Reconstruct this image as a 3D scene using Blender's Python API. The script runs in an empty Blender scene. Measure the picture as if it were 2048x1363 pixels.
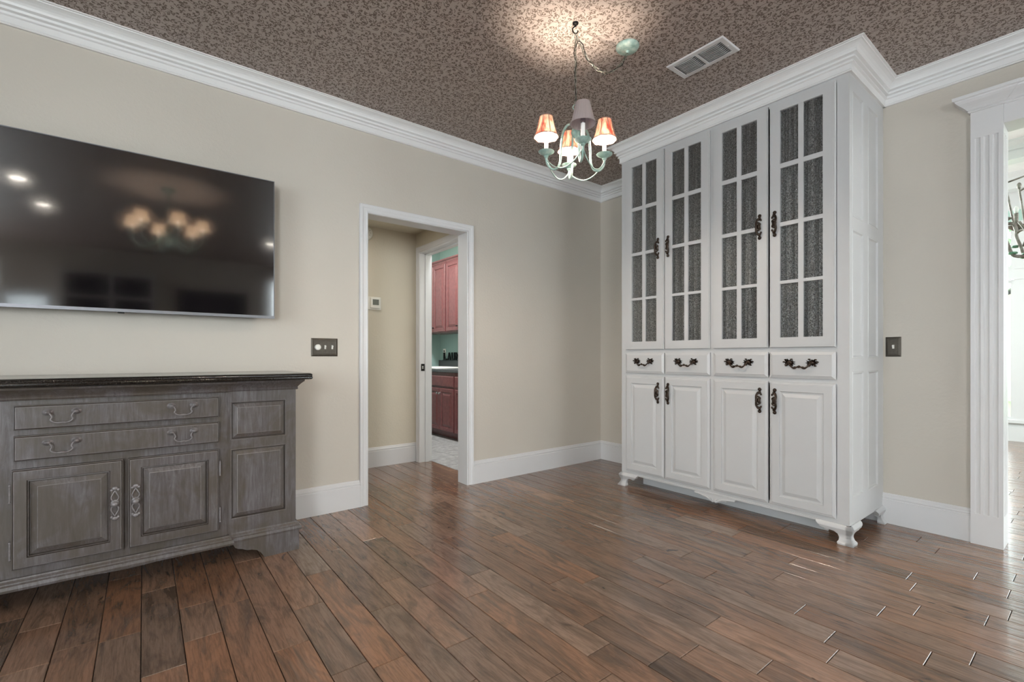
import bpy, bmesh, math, random
from mathutils import Vector, Matrix
random.seed(7)
PI = math.pi
C = bpy.context.scene.collection

# ------------------------------------------------------------------ camera, world, light, exposure
ANG = 0.9068                                  # heading from the +X axis (direction of wall_left)
cam_d = bpy.data.cameras.new('camera'); cam = bpy.data.objects.new('camera', cam_d); C.objects.link(cam)
cam.location = (0, 0, 1.05); cam.rotation_euler = (PI/2, 0, ANG - PI/2)
cam_d.sensor_width = 36; cam_d.lens = 941.4/2048*36
cam_d.shift_y = (712.1-681.5)/2048
cam_d.clip_start = 0.02; cam_d.clip_end = 200
bpy.context.scene.camera = cam
vs = bpy.context.scene.view_settings
vs.view_transform = 'Standard'; vs.look = 'None'; vs.gamma = 1; vs.use_curve_mapping = False
vs.exposure = -0.02
world = bpy.data.worlds.new('world'); bpy.context.scene.world = world; world.use_nodes = True
wb = world.node_tree.nodes['Background']; wb.inputs['Color'].default_value = (0.86, 0.93, 1.0, 1); wb.inputs['Strength'].default_value = 9.0

def area(name, loc, target, sx, sy, power, col):
    d = bpy.data.lights.new(name, 'AREA'); d.shape = 'RECTANGLE'; d.size = sx; d.size_y = sy
    d.energy = power; d.color = col
    o = bpy.data.objects.new(name, d); C.objects.link(o); o.location = loc
    o.rotation_euler = (0, 0, 0) if target[2] == 0 else (Vector(target)-Vector(loc)).to_track_quat('-Z', 'Y').to_euler()
    return o
# west window daylight, then unseen lamps added to fill this room and the sunroom
area('window_daylight_west', (-2.93, 0.2, 1.55), (3, 0.6, 1.3), 2.4, 1.9, 26, (0.78, 0.90, 1.0))
area('window_daylight_south', (-2.35, -3.5, 1.6), (1.6, 3.2, 1.7), 1.1, 1.9, 130, (0.91, 0.96, 1.0))  # fill lamp added for the left wall, kept out of the screen's reflection
area('window_daylight_south_east', (2.65, -3.5, 1.6), (1.2, 3, 1.2), 1.5, 1.9, 14, (1.0, 0.96, 0.92))  # weak added fill at an invented window the screen does not mirror
area('sunroom_side_daylight', (6.4, 3.8, 1.7), (6.2, 0.0, 0.8), 3.4, 2.2, 300, (0.97, 0.99, 1.0))  # added inside the sunroom to whiten it; this wall has no window
area('sunroom_south_daylight', (6.4, -4.3, 1.7), (6.2, 0.0, 0.8), 3.4, 2.2, 230, (0.97, 0.99, 1.0))  # second added sunroom lamp, in front of a solid wall
area('laundry_ceiling_light', (2.48, 4.9, 2.7), (2.48, 4.9, 0), 0.28, 2.2, 92, (0.93, 0.97, 1.0))  # added to brighten the cabinets, placed so the door header hides its reflection
area('hall_ceiling_light', (1.2, 3.85, 2.25), (1.2, 3.85, 0), 0.3, 0.3, 6.3, (1.0, 0.93, 0.82))

# ------------------------------------------------------------------ material tools
def lin(c):
    return tuple(((v/255)/12.92 if v/255 <= 0.04045 else (((v/255)+0.055)/1.055)**2.4) for v in c) + (1,)
class NT:
    def __init__(s, name):
        s.m = bpy.data.materials.new(name); s.m.use_nodes = True
        s.t = s.m.node_tree; s.t.nodes.clear()
        s.out = s.t.nodes.new('ShaderNodeOutputMaterial')
    def n(s, typ, ins=None, **props):
        nd = s.t.nodes.new('ShaderNode'+typ)
        for k, v in props.items(): setattr(nd, k, v)
        for k, v in (ins or {}).items():
            sk = nd.inputs[k]
            if isinstance(v, bpy.types.NodeSocket): s.t.links.new(v, sk)
            elif isinstance(v, bpy.types.Node): s.t.links.new(v.outputs[0], sk)
            else: sk.default_value = v
        return nd
    def math(s, op, a, b=0.0, c=0.0):
        return s.n('Math', {0: a, 1: b, 2: c}, operation=op).outputs[0]
    def ramp(s, fac, stops, interp='LINEAR'):
        r = s.n('ValToRGB', {0: fac}); cr = r.color_ramp; cr.interpolation = interp
        while len(cr.elements) > 1: cr.elements.remove(cr.elements[0])
        cr.elements[0].position = stops[0][0]; cr.elements[0].color = stops[0][1]
        for p, c in stops[1:]:
            e = cr.elements.new(p); e.color = c
        return r.outputs[0]
    def mix(s, f, a, b, mode='MIX'):
        m = s.n('Mix', {}, data_type='RGBA', blend_type=mode)
        for i, v in ((0, f), (6, a), (7, b)):
            if isinstance(v, bpy.types.NodeSocket): s.t.links.new(v, m.inputs[i])
            else: m.inputs[i].default_value = v
        return m.outputs[2]
    def pos(s): return s.n('NewGeometry').outputs['Position']
    def scale(s, vec, k):
        return s.n('VectorMath', {0: vec, 1: k}, operation='MULTIPLY').outputs[0]
    def noise(s, vec, scale, detail=3, rough=0.5, dist=0.0):
        return s.n('TexNoise', {'Vector': vec, 'Scale': scale, 'Detail': detail, 'Roughness': rough, 'Distortion': dist}).outputs[0]
    def bump(s, h, strength=0.2, dist=0.002, normal=None):
        d = {'Height': h, 'Strength': strength, 'Distance': dist}
        if normal is not None: d['Normal'] = normal
        return s.n('Bump', d).outputs[0]
    def done(s, sh): s.t.links.new(sh.outputs[0] if isinstance(sh, bpy.types.Node) else sh, s.out.inputs[0]); return s.m
    def pbsdf(s, **k):
        ins = {}
        for a, v in k.items(): ins[a.replace('_', ' ')] = v
        return s.n('BsdfPrincipled', ins)
def simple(name, col, rough=0.5, metal=0.0, var=0.04, scale=8, bump=0.0, bscale=200, **k):
    t = NT(name); p = t.pos(); base = lin(col)
    nz = t.noise(p, scale, 3)
    c = t.ramp(nz, [(0.3, tuple(v*(1-var) for v in base[:3])+(1,)), (0.7, tuple(min(1, v*(1+var)) for v in base[:3])+(1,))])
    d = dict(Base_Color=c, Roughness=rough, Metallic=metal, **k)
    if bump: d['Normal'] = t.bump(t.noise(p, bscale, 2), bump, 0.002)
    return t.done(t.pbsdf(**d))
M = {}
def wallpaint(name, col):
    t = NT(name); p = t.pos(); b = lin(col)
    c = t.ramp(t.noise(p, 1.3, 2), [(0.3, tuple(v*0.97 for v in b[:3])+(1,)), (0.7, tuple(v*1.03 for v in b[:3])+(1,))])
    h = t.math('ADD', t.noise(p, 55, 3, 0.55), t.math('MULTIPLY', t.noise(p, 14, 2), 0.6))
    return t.done(t.pbsdf(Base_Color=c, Roughness=0.62, Normal=t.bump(h, 0.32, 0.004)))
M['wall'] = wallpaint('wall_paint', (197, 190, 179))
M['hall'] = wallpaint('hall_paint', (204, 196, 179))
M['teal'] = wallpaint('teal_paint', (140, 166, 160))
M['sunwall'] = wallpaint('sunroom_paint', (170, 196, 186))
M['white'] = simple('white_trim_paint', (211, 210, 210), 0.36, var=0.01, bump=0.01, bscale=40)
M['hutch'] = simple('hutch_white_paint', (196, 196, 196), 0.34, var=0.01, bump=0.015, bscale=40)
M['whiteceil'] = simple('white_ceiling', (232, 230, 228), 0.8)
M['crownpaint'] = simple('crown_white_paint', (228, 227, 226), 0.36, var=0.01)
M['bronze'] = simple('dark_bronze', (62, 50, 42), 0.38, 0.75, var=0.3, scale=60, bump=0.3, bscale=250)
M['plate'] = simple('bronze_plate', (74, 68, 60), 0.42, 0.6, var=0.15, scale=80)
M['black'] = simple('black_metal', (26, 24, 22), 0.35, 0.6)
M['silver'] = simple('brushed_silver', (128, 128, 132), 0.42, 0.8)
M['chrome'] = simple('chrome_knob', (190, 190, 190), 0.2, 1.0)
M['plastic'] = simple('white_plastic', (226, 224, 216), 0.4)
M['lcd'] = simple('grey_display', (108, 112, 104), 0.25)
M['grille_dark'] = simple('vent_dark', (40, 38, 38), 0.7)
M['duct'] = simple('galvanised_duct', (112, 114, 120), 0.5, 0.3)
M['burgundy'] = simple('burgundy_stained_wood', (100, 58, 58), 0.25, var=0.12, scale=25)
M['shade_in'] = None

def verdigris(name, c1, c2, c3, rough=0.5, metal=0.2):
    t = NT(name); p = t.pos()
    c = t.ramp(t.noise(p, 26, 4, 0.55), [(0.30, lin(c1)), (0.52, lin(c2)), (0.78, lin(c3))])
    return t.done(t.pbsdf(Base_Color=c, Roughness=rough, Metallic=metal))
M['verdigris'] = verdigris('verdigris_paint', (112, 140, 130), (158, 182, 172), (205, 212, 200))
M['verdichain'] = verdigris('verdigris_chain', (72, 70, 62), (120, 120, 108), (214, 214, 204), 0.35, 0.4)
M['green_leaf'] = verdigris('green_patina', (60, 100, 80), (96, 136, 110), (150, 170, 150))
M['pewter'] = verdigris('pewter_bronze', (84, 76, 70), (128, 118, 110), (170, 165, 158), 0.4, 0.5)

# scrolled wallpaper on the ceiling: short spiral tendrils and leaf blobs
def wallpaper():
    t = NT('scroll_wallpaper'); p = t.pos()
    warp = t.n('VectorMath', {0: p, 1: t.scale(t.n('TexNoise', {'Vector': p, 'Scale': 14, 'Detail': 1}).outputs['Color'], (0.02, 0.02, 0))}, operation='ADD').outputs[0]
    def spirals(scale, k, w, off, dot, dmax):
        pv = t.n('VectorMath', {0: t.scale(warp, (scale, scale, 0)), 1: off}, operation='ADD').outputs[0]
        v = t.n('TexVoronoi', {'Vector': pv, 'Scale': 1.0, 'Randomness': 0.85}, voronoi_dimensions='2D')
        d = v.outputs['Distance']
        dv = t.n('VectorMath', {0: pv, 1: v.outputs['Position']}, operation='SUBTRACT').outputs[0]
        s = t.n('SeparateXYZ', {0: dv})
        rnd = t.n('SeparateColor', {0: v.outputs['Color']}).outputs
        hand = t.math('SUBTRACT', t.math('MULTIPLY', t.math('GREATER_THAN', rnd[0], 0.5), 2.0), 1.0)
        a = t.math('MULTIPLY', t.math('DIVIDE', t.math('ARCTAN2', s.outputs[1], s.outputs[0]), 2*PI), hand)
        f = t.math('FRACT', t.math('ADD', t.math('ADD', a, t.math('MULTIPLY', d, k)), rnd[1]))
        # thicker towards the head of the curl
        wid = t.math('MULTIPLY_ADD', t.math('SUBTRACT', dmax, d), w*0.9, w*0.75)
        ln = t.math('LESS_THAN', t.math('ABSOLUTE', t.math('SUBTRACT', f, 0.5)), wid)
        # each curl fades out before its full turn, so it reads as a hook rather than a ring
        aa = t.math('FRACT', t.math('ADD', a, rnd[2]))
        keep = t.math('MAXIMUM', t.math('LESS_THAN', aa, 0.80), t.math('LESS_THAN', d, dmax*0.45))
        ln = t.math('MULTIPLY', t.math('MULTIPLY', ln, keep), t.math('LESS_THAN', d, dmax))
        return t.math('MAXIMUM', ln, t.math('LESS_THAN', d, dot))
    curls = spirals(24, 1.5, 0.075, (0, 0, 0), 0.12, 0.60); curls2 = spirals(34, 1.2, 0.085, (3.3, 7.1, 0), 0.15, 0.50)
    vines = spirals(8.5, 2.6, 0.028, (1.7, 4.9, 0), 0.05, 0.72)
    blob = t.math('GREATER_THAN', t.noise(t.scale(p, (1, 1, 0)), 44, 2, 0.5, 1.6), 0.66)
    allv = t.math('MAXIMUM', t.math('MAXIMUM', t.math('MAXIMUM', curls, curls2), vines), blob)
    base = t.mix(t.noise(p, 3, 2), lin((166, 152, 144)), lin((174, 160, 152)))
    c = t.mix(t.math('MULTIPLY', allv, 0.95), base, lin((94, 79, 68)))
    r = t.math('MULTIPLY_ADD', allv, 0.18, 0.42)
    return t.done(t.pbsdf(Base_Color=c, Roughness=r))
M['wallpaper'] = wallpaper()

def plank_mat():
    t = NT('hand_scraped_walnut'); p = t.pos()
    at = t.n('Attribute', attribute_name='pk'); s = t.n('SeparateColor', {0: at.outputs['Color']})
    tone, warm, rnd = s.outputs[0], s.outputs[1], s.outputs[2]
    off = t.n('CombineXYZ', {0: t.math('MULTIPLY', rnd, 37.0), 1: t.math('MULTIPLY', rnd, 91.0), 2: t.math('MULTIPLY', rnd, 13.0)}).outputs[0]
    q = t.n('VectorMath', {0: p, 1: off}, operation='ADD').outputs[0]
    fine = t.noise(t.scale(q, (48, 3.6, 1)), 2.6, 6, 0.68, 0.6)
    broad = t.noise(t.scale(q, (7, 1.5, 1)), 1.3, 4, 0.62, 2.4)
    knots = t.noise(t.scale(q, (9, 4, 1)), 1.0, 3, 0.6, 1.0)
    col = t.mix(warm, lin((134, 115, 101)), lin((144, 104, 79)))
    dark = t.mix(t.ramp(broad, [(0.34, (0.85, 0.85, 0.85, 1)), (0.54, (0, 0, 0, 1))]), col, lin((94, 78, 66)))
    streak = t.mix(t.math('MULTIPLY', t.ramp(fine, [(0.44, (0, 0, 0, 1)), (0.64, (1, 1, 1, 1))]), 0.50), dark, lin((84, 64, 50)))
    kn = t.mix(t.ramp(knots, [(0.68, (0, 0, 0, 1)), (0.76, (1, 1, 1, 1))]), streak, lin((56, 44, 37)))
    hs = t.n('HueSaturation', {'Color': kn, 'Value': t.math('MULTIPLY_ADD', tone, 1.1, 0.45)}).outputs[0]
    h = t.math('ADD', t.math('MULTIPLY', fine, 0.10), t.math('ADD', t.noise(t.scale(q, (30, 3.0, 1)), 1.0, 2, 0.4, 0.3), t.math('MULTIPLY', t.noise(t.scale(q, (62, 4.0, 1)), 1.0, 1, 0.4, 0.2), 0.6)))
    bn = t.bump(h, 0.50, 0.006)
    return t.done(t.pbsdf(Base_Color=hs, Roughness=t.math('MULTIPLY_ADD', fine, 0.14, 0.13), Normal=bn, Specular_IOR_Level=0.55, Coat_Weight=0.3, Coat_Roughness=0.10))
M['plank'] = plank_mat()
M['gap'] = simple('dark_joint', (30, 23, 19), 0.8)

def washed():
    t = NT('grey_washed_wood'); p = t.pos()
    st = t.noise(t.scale(p, (30, 30, 3.0)), 1.8, 5, 0.7, 1.2)
    bl = t.noise(t.scale(p, (3.2, 3.2, 3.0)), 1.5, 4, 0.6, 0.8)
    c = t.ramp(st, [(0.32, lin((68, 61, 58))), (0.52, lin((88, 82, 82))), (0.72, lin((108, 103, 105)))])
    c = t.mix(t.ramp(bl, [(0.40, (0.75, 0.75, 0.75, 1)), (0.60, (0, 0, 0, 1))]), c, lin((72, 63, 52)))
    return t.done(t.pbsdf(Base_Color=c, Roughness=0.42, Normal=t.bump(st, 0.15, 0.001)))
M['washed'] = washed()
M['washed_metal'] = simple('painted_hardware', (122, 117, 117), 0.34, 0.3, var=0.2, scale=90)
def granite(name, a, b, c3, scale=260, rough=0.12):
    t = NT(name); p = t.pos()
    c = t.ramp(t.noise(p, scale, 3, 0.7), [(0.42, lin(a)), (0.55, lin(b)), (0.72, lin(c3))])
    return t.done(t.pbsdf(Base_Color=c, Roughness=rough))
M['glaze'] = simple('dark_glaze', (50, 42, 36), 0.45, var=0.2, scale=60)
M['rubbed'] = simple('rubbed_edge', (124, 118, 117), 0.4, var=0.2, scale=60)
M['granite'] = granite('black_granite', (20, 18, 16), (32, 29, 26), (62, 56, 50))
M['greystone'] = granite('grey_granite', (52, 52, 54), (78, 78, 80), (110, 110, 110), 200, 0.25)
M['greytile'] = granite('grey_tile', (128, 126, 124), (150, 148, 146), (168, 166, 162), 14, 0.35)

def screen():
    t = NT('tv_screen'); p = t.pos()
    return t.done(t.pbsdf(Base_Color=(0.006, 0.005, 0.006, 1), Roughness=0.04, Specular_IOR_Level=1.0, Coat_Weight=0.8, Coat_Roughness=0.05, Coat_IOR=1.7, Normal=t.bump(t.noise(p, 900, 1), 0.05, 0.0005)))
M['screen'] = screen()

def chipglass():
    t = NT('chipped_glass'); p = t.pos()
    v1 = t.n('TexVoronoi', {'Vector': p, 'Scale': 120.0, 'Randomness': 1.0}, distance='EUCLIDEAN')
    nz = t.noise(p, 210, 3, 0.7)
    bn = t.bump(t.math('ADD', v1.outputs['Distance'], nz), 0.6, 0.003)
    gl = t.n('BsdfGlossy', {'Color': (1, 1, 1, 1), 'Roughness': 0.10, 'Normal': bn})
    tr = t.n('BsdfTransparent', {'Color': (0.86, 0.87, 0.87, 1)})
    fr = t.n('Fresnel', {'IOR': 1.55, 'Normal': bn}).outputs[0]
    f = t.math('MULTIPLY', fr, 0.8)
    return t.done(t.n('MixShader', {0: f, 1: tr, 2: gl}))
M['chipglass'] = chipglass()
def thinglass():
    t = NT('window_glass')
    return t.done(t.n('MixShader', {0: t.n('Fresnel', {'IOR': 1.45}).outputs[0], 1: t.n('BsdfTransparent', {'Color': (0.96, 0.98, 0.97, 1)}), 2: t.n('BsdfGlossy', {'Roughness': 0.02})}))
M['glass'] = thinglass()
def curtain_mat():
    t = NT('dark_curtain'); p = t.pos()
    v = t.noise(p, 120, 3, 0.8)
    c = t.ramp(v, [(0.41, lin((70, 67, 66))), (0.5, lin((124, 120, 117))), (0.59, lin((190, 185, 180)))])
    return t.done(t.pbsdf(Base_Color=c, Roughness=0.85))
M['curtain'] = curtain_mat()
def lit_shade():
    t = NT('floral_silk_shade'); p = t.pos()
    n1 = t.noise(t.scale(p, (1, 1, 0.28)), 30, 3, 0.55, 0.8)
    c = t.ramp(n1, [(0.40, lin((206, 186, 158))), (0.50, lin((214, 158, 132))), (0.58, lin((206, 112, 92))), (0.70, lin((150, 62, 50)))])
    d = t.n('BsdfDiffuse', {'Color': c}); tl = t.n('BsdfTranslucent', {'Color': c})
    return t.done(t.n('MixShader', {0: 0.032, 1: d, 2: tl}))
M['shade'] = lit_shade()
def cream_shade():
    t = NT('cream_shade'); c = lin((240, 214, 190))
    return t.done(t.n('MixShader', {0: 0.5, 1: t.n('BsdfDiffuse', {'Color': c}), 2: t.n('BsdfTranslucent', {'Color': c})}))
M['creamshade'] = cream_shade()
def grey_shade():
    t = NT('grey_pleated_shade'); c = lin((172, 158, 152))
    d = t.n('BsdfDiffuse', {'Color': c}); tl = t.n('BsdfTranslucent', {'Color': lin((170, 160, 190))})
    return t.done(t.n('MixShader', {0: 0.25, 1: d, 2: tl}))
M['greyshade'] = grey_shade()
def emit(name, col, st):
    t = NT(name); return t.done(t.n('Emission', {'Color': col, 'Strength': st}))
M['bulb'] = emit('lit_bulb', (1.0, 0.86, 0.66, 1), 55)
M['can'] = emit('lit_downlight', (1.0, 0.92, 0.8, 1), 40)
M['clearbulb'] = simple('clear_bulb', (205, 200, 205), 0.1, Transmission_Weight=0.8)
M['candle'] = simple('candle_sleeve', (236, 232, 226), 0.5)
M['shadetrim'] = simple('shade_trim', (150, 118, 104), 0.8)
M['lawn'] = simple('lawn', (110, 150, 90), 0.9, var=0.3, scale=20)
M['extbrick'] = simple('outside_brick', (170, 150, 140), 0.9, var=0.15, scale=20)
M['leafgreen'] = simple('leaf_green', (120, 160, 110), 0.8, var=0.4, scale=5)
M['soot'] = simple('firebox_black', (22, 20, 20), 0.6)

# ------------------------------------------------------------------ geometry tools
ORG = {}
def tagk(o, label=None, cat=None, group=None, kind=None):
    if label: o['label'] = label
    if cat: o['category'] = cat
    if group: o['group'] = group
    if kind: o['kind'] = kind
def obj(name, bm, mat, parent=None, at=None, rot=None, smooth=None, extra=()):
    """bm holds world coordinates; with at= it holds local ones and is placed at that world point"""
    me = bpy.data.meshes.new(name)
    if isinstance(bm, bpy.types.Mesh): me = bm
    else:
        bmesh.ops.recalc_face_normals(bm, faces=bm.faces[:])
        if at is None and parent is not None: bmesh.ops.translate(bm, verts=bm.verts[:], vec=-ORG[parent.name])
        bm.to_mesh(me); bm.free()
        if smooth is not None:
            me.polygons.foreach_set('use_smooth', [True]*len(me.polygons))
            if smooth < 3: me.set_sharp_from_angle(angle=smooth)
        me.materials.append(M[mat] if isinstance(mat, str) else mat)
        for e_ in extra: me.materials.append(M[e_])
    o = bpy.data.objects.new(name, me); C.objects.link(o)
    po = ORG[parent.name] if parent is not None else Vector((0, 0, 0))
    if parent is not None: o.parent = parent
    if at is not None:
        o.location = Vector(at)-po; ORG[o.name] = Vector(at)
    else: ORG[o.name] = po.copy()
    if rot is not None: o.rotation_euler = rot
    return o
def thing(name, loc, label, cat, group=None):
    o = bpy.data.objects.new(name, None); C.objects.link(o); o.location = loc; o.empty_display_size = 0.1
    ORG[o.name] = Vector(loc); tagk(o, label, cat, group); return o
def struct(name, loc=(0, 0, 0)):
    o = bpy.data.objects.new(name, None); C.objects.link(o); o.location = loc
    ORG[o.name] = Vector(loc); o['kind'] = 'structure'; return o
def sobj(name, bm, mat, **k):
    o = obj(name, bm, mat, **k); o['kind'] = 'structure'; return o
def B(): return bmesh.new()
def box(bm, x0, x1, y0, y1, z0, z1, bev=0.0):
    x0, x1 = sorted((x0, x1)); y0, y1 = sorted((y0, y1)); z0, z1 = sorted((z0, z1))
    r = bmesh.ops.create_cube(bm, size=1)
    bmesh.ops.scale(bm, verts=r['verts'], vec=(x1-x0, y1-y0, z1-z0))
    bmesh.ops.translate(bm, verts=r['verts'], vec=((x0+x1)/2, (y0+y1)/2, (z0+z1)/2))
    if bev:
        es = list({e for v in r['verts'] for e in v.link_edges})
        bmesh.ops.bevel(bm, geom=es, offset=bev, segments=2, affect='EDGES', profile=0.5)
    return bm
# frames: (origin, u axis, v axis, normal)
def tf_hutch(u, v, n): return Vector((3.085-n, -u, v))          # u = -y, faces -X
def tf_face(x0, facing=-1):
    return lambda u, v, n: Vector((x0+facing*n, -u, v))
def tf_wall(y0): return lambda u, v, n: Vector((u, y0-n, v))    # faces -Y
def loops(bm, tf, u0, u1, v0, v1, prof, cap=True, capback=False, mi={}):
    """nested rectangles: prof = [(inset, n)]"""
    rings = []
    for ins, n in prof:
        rings.append([bm.verts.new(tf(a, b, n)) for a, b in ((u0+ins, v0+ins), (u1-ins, v0+ins), (u1-ins, v1-ins), (u0+ins, v1-ins))])
    for k, (r1, r2) in enumerate(zip(rings, rings[1:])):
        for i in range(4): bm.faces.new((r1[i], r1[(i+1) % 4], r2[(i+1) % 4], r2[i])).material_index = mi.get(k, 0)
    if cap: bm.faces.new(rings[-1])
    if capback: bm.faces.new(rings[0][::-1])
def prism(bm, pts, tf, n0, n1):
    a = [bm.verts.new(tf(u, v, n0)) for u, v in pts]; b = [bm.verts.new(tf(u, v, n1)) for u, v in pts]
    bm.faces.new(a); bm.faces.new(b[::-1])
    k = len(pts)
    for i in range(k): bm.faces.new((a[i], a[(i+1) % k], b[(i+1) % k], b[i]))
def sweep(bm, path, prof, tf, closed=False):
    """profile (off, h) swept along a flat path with mitred corners; off goes to the left of the path"""
    n = len(path); rings = []
    P = [Vector(p) for p in path]
    for i in range(n):
        d1 = (P[i]-P[i-1]).normalized() if (i > 0 or closed) else None
        d2 = (P[(i+1) % n]-P[i]).normalized() if (i < n-1 or closed) else None
        if d1 is None: d1 = d2
        if d2 is None: d2 = d1
        n1 = Vector((-d1.y, d1.x)); n2 = Vector((-d2.y, d2.x))
        m = (n1+n2); m = m/m.length; m = m/max(0.2, m.dot(n1))
        rings.append([bm.verts.new(tf(P[i].x+m.x*o, P[i].y+m.y*o, h)) for o, h in prof])
    rng = range(n) if closed else range(n-1)
    for i in rng:
        a, b = rings[i], rings[(i+1) % n]
        for j in range(len(prof)-1): bm.faces.new((a[j], a[j+1], b[j+1], b[j]))
    if not closed:
        bm.faces.new(rings[0]); bm.faces.new(rings[-1][::-1])
def tf_flat(z0): return lambda a, b, h: Vector((a, b, z0+h))
def tube(bm, pts, rad, seg=8, caps=True):
    P = [Vector(p) for p in pts]; n = len(P)
    R = rad if isinstance(rad, (list, tuple)) else [rad]*n
    rings = []; up = None
    for i in range(n):
        d = (P[min(i+1, n-1)]-P[max(i-1, 0)]).normalized()
        if up is None: up = Vector((0, 0, 1)) if abs(d.z) < 0.9 else Vector((1, 0, 0))
        s = d.cross(up).normalized(); up = s.cross(d).normalized()
        rings.append([bm.verts.new(P[i]+(s*math.cos(2*PI*k/seg)+up*math.sin(2*PI*k/seg))*R[i]) for k in range(seg)])
    for a, b in zip(rings, rings[1:]):
        for k in range(seg): bm.faces.new((a[k], a[(k+1) % seg], b[(k+1) % seg], b[k]))
    if caps: bm.faces.new(rings[0][::-1]); bm.faces.new(rings[-1])
def lathe(bm, prof, c=(0, 0, 0), seg=20, tf=None, wave=0.0, waves=0):
    rings = []
    for r, z in prof:
        ring = []
        for k in range(seg):
            a = 2*PI*k/seg; rr = r*(1+wave*math.cos(waves*a))
            v = Vector((rr*math.cos(a), rr*math.sin(a), z))
            ring.append(bm.verts.new(tf(v) if tf else v+Vector(c)))
        rings.append(ring)
    for a, b in zip(rings, rings[1:]):
        for k in range(seg): bm.faces.new((a[k], a[(k+1) % seg], b[(k+1) % seg], b[k]))
    return rings
def ball(bm, c, r, sc=(1, 1, 1), seg=10):
    q = bmesh.ops.create_uvsphere(bm, u_segments=seg, v_segments=max(5, seg*2//3), radius=r)
    bmesh.ops.scale(bm, verts=q['verts'], vec=sc); bmesh.ops.translate(bm, verts=q['verts'], vec=c)
def spline(pts, k=6):
    P = [Vector(p) for p in pts]; out = []
    for i in range(len(P)-1):
        p0 = P[max(i-1, 0)]; p1 = P[i]; p2 = P[i+1]; p3 = P[min(i+2, len(P)-1)]
        for j in range(k):
            t = j/k; out.append(0.5*((2*p1)+(p2-p0)*t+(2*p0-5*p1+4*p2-p3)*t*t+(3*p1-p0-3*p2+p3)*t**3))
    out.append(P[-1]); return out

# ------------------------------------------------------------------ room shell
YL, XR, HC = 3.253, 3.705, 2.76
XW, YS = -3.0, -3.6
def wall_boxes(name, boxes, mat):
    bm = B()
    for b in boxes: box(bm, *b)
    return sobj(name, bm, mat)
DX0, DX1, DZ = 1.248, 2.075, 2.06
wall_boxes('wall_left', [(XW, DX0, YL, YL+0.12, 0, HC), (DX1, XR+0.14, YL, YL+0.12, 0, HC), (DX0, DX1, YL, YL+0.12, DZ, HC)], 'wall')
OY, OZ = 0.367, 2.316                # wide cased opening in the right wall: y from OY down to -1.75
OY2 = -1.75
wall_boxes('wall_right', [(XR, XR+0.12, OY+0.03, YL, 0, HC), (XR, XR+0.12, YS, OY2, 0, HC), (XR, XR+0.12, OY2, OY+0.03, OZ+0.02, HC)], 'wall')
wall_boxes('wall_back', [(XW, -2.9, YS-0.12, YS, 0, HC), (-2.9, -1.8, YS-0.12, YS, 0, 0.65), (-2.9, -1.8, YS-0.12, YS, 2.55, HC), (-1.8, -1.60, YS-0.12, YS, 0, HC), (-1.10, 1.9, YS-0.12, YS, 0, HC), (-1.60, -1.10, YS-0.12, YS, 0, 0.8), (-1.60, -1.10, YS-0.12, YS, 2.0, HC), (3.4, XR, YS-0.12, YS, 0, HC), (1.9, 3.4, YS-0.12, YS, 2.5, HC), (1.9, 3.4, YS-0.12, YS, 0, 0.7)], 'wall')
wall_boxes('wall_camera_side', [(XW-0.12, XW, YS, -1.1, 0, HC), (XW-0.12, XW, 1.5, YL, 0, HC), (XW-0.12, XW, -1.1, 1.5, 2.45, HC), (XW-0.12, XW, -1.1, 1.5, 0, 0.6)], 'wall')
bm = B(); box(bm, XW-0.12, XR+0.12, YS-0.12, YL+0.12, HC, HC+0.05); sobj('ceiling', bm, 'wallpaper')

# floor with individual planks
floor = struct('floor')
bm = B(); box(bm, XW-0.1, 9.0, -4.6, 4.4, -0.05, -0.014)
obj('subfloor', bm, 'gap', floor)
PW, PX0 = 0.12333, -0.2544
known = [(-2, 2.703), (-1, 2.561), (-1, 2.251), (0, 2.319), (1, 2.292), (2, 1.956), (3, 2.102), (3, 2.393), (4, 2.315), (5, 1.837), (6, 1.586), (6, 2.089), (7, 2.38), (8, 1.882), (8, 2.607), (8, 1.281), (9, 2.092), (9, 1.481), (9, 2.851), (10, 1.133), (10, 2.627), (11, 1.734), (12, 2.733), (12, 1.9), (13, 2.373), (13, 1.276), (13, 0.975), (13, 3.005), (14, 0.931), (15, 0.727), (16, 3.247), (16, 2.141), (16, 0.98), (17, 1.28), (18, 0.654), (19, 1.197), (19, 0.802), (19, 0.398), (20, 1.396), (20, 0.301), (21, 0.99), (21, 0.589), (22, 1.198), (22, 0.5), (23, 1.478), (23, 1.018), (23, 0.31), (24, 0.562), (24, 0.259), (25, 0.602), (28, 0.289), (29, 0.588), (30, 0.689)]
tones = {(2, 2.4): (0.18, 0.25), (3, 2.6): (0.30, 0.9), (3, 2.2): (0.34, 0.5), (3, 1.9): (0.42, 0.95), (4, 2.5): (0.32, 0.85), (4, 2.0): (0.38, 0.8), (1, 2.5): (0.30, 0.95),
         (1, 2.0): (0.26, 0.3), (0, 2.6): (0.22, 0.5), (0, 2.1): (0.34, 0.7), (-1, 2.4): (0.36, 0.6), (-2, 2.5): (0.08, 0.2), (13, 0.7): (0.08, 0.3), (16, 0.6): (0.72, 0.6),
         (7, 1.9): (0.5, 1.0), (8, 1.6): (0.36, 0.25), (10, 1.5): (0.42, 0.5), (9, 1.8): (0.58, 0.6), (14, 1.4): (0.55, 0.55), (20, 0.1): (0.3, 0.2), (7, 1.2): (0.52, 0.8)}
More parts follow.
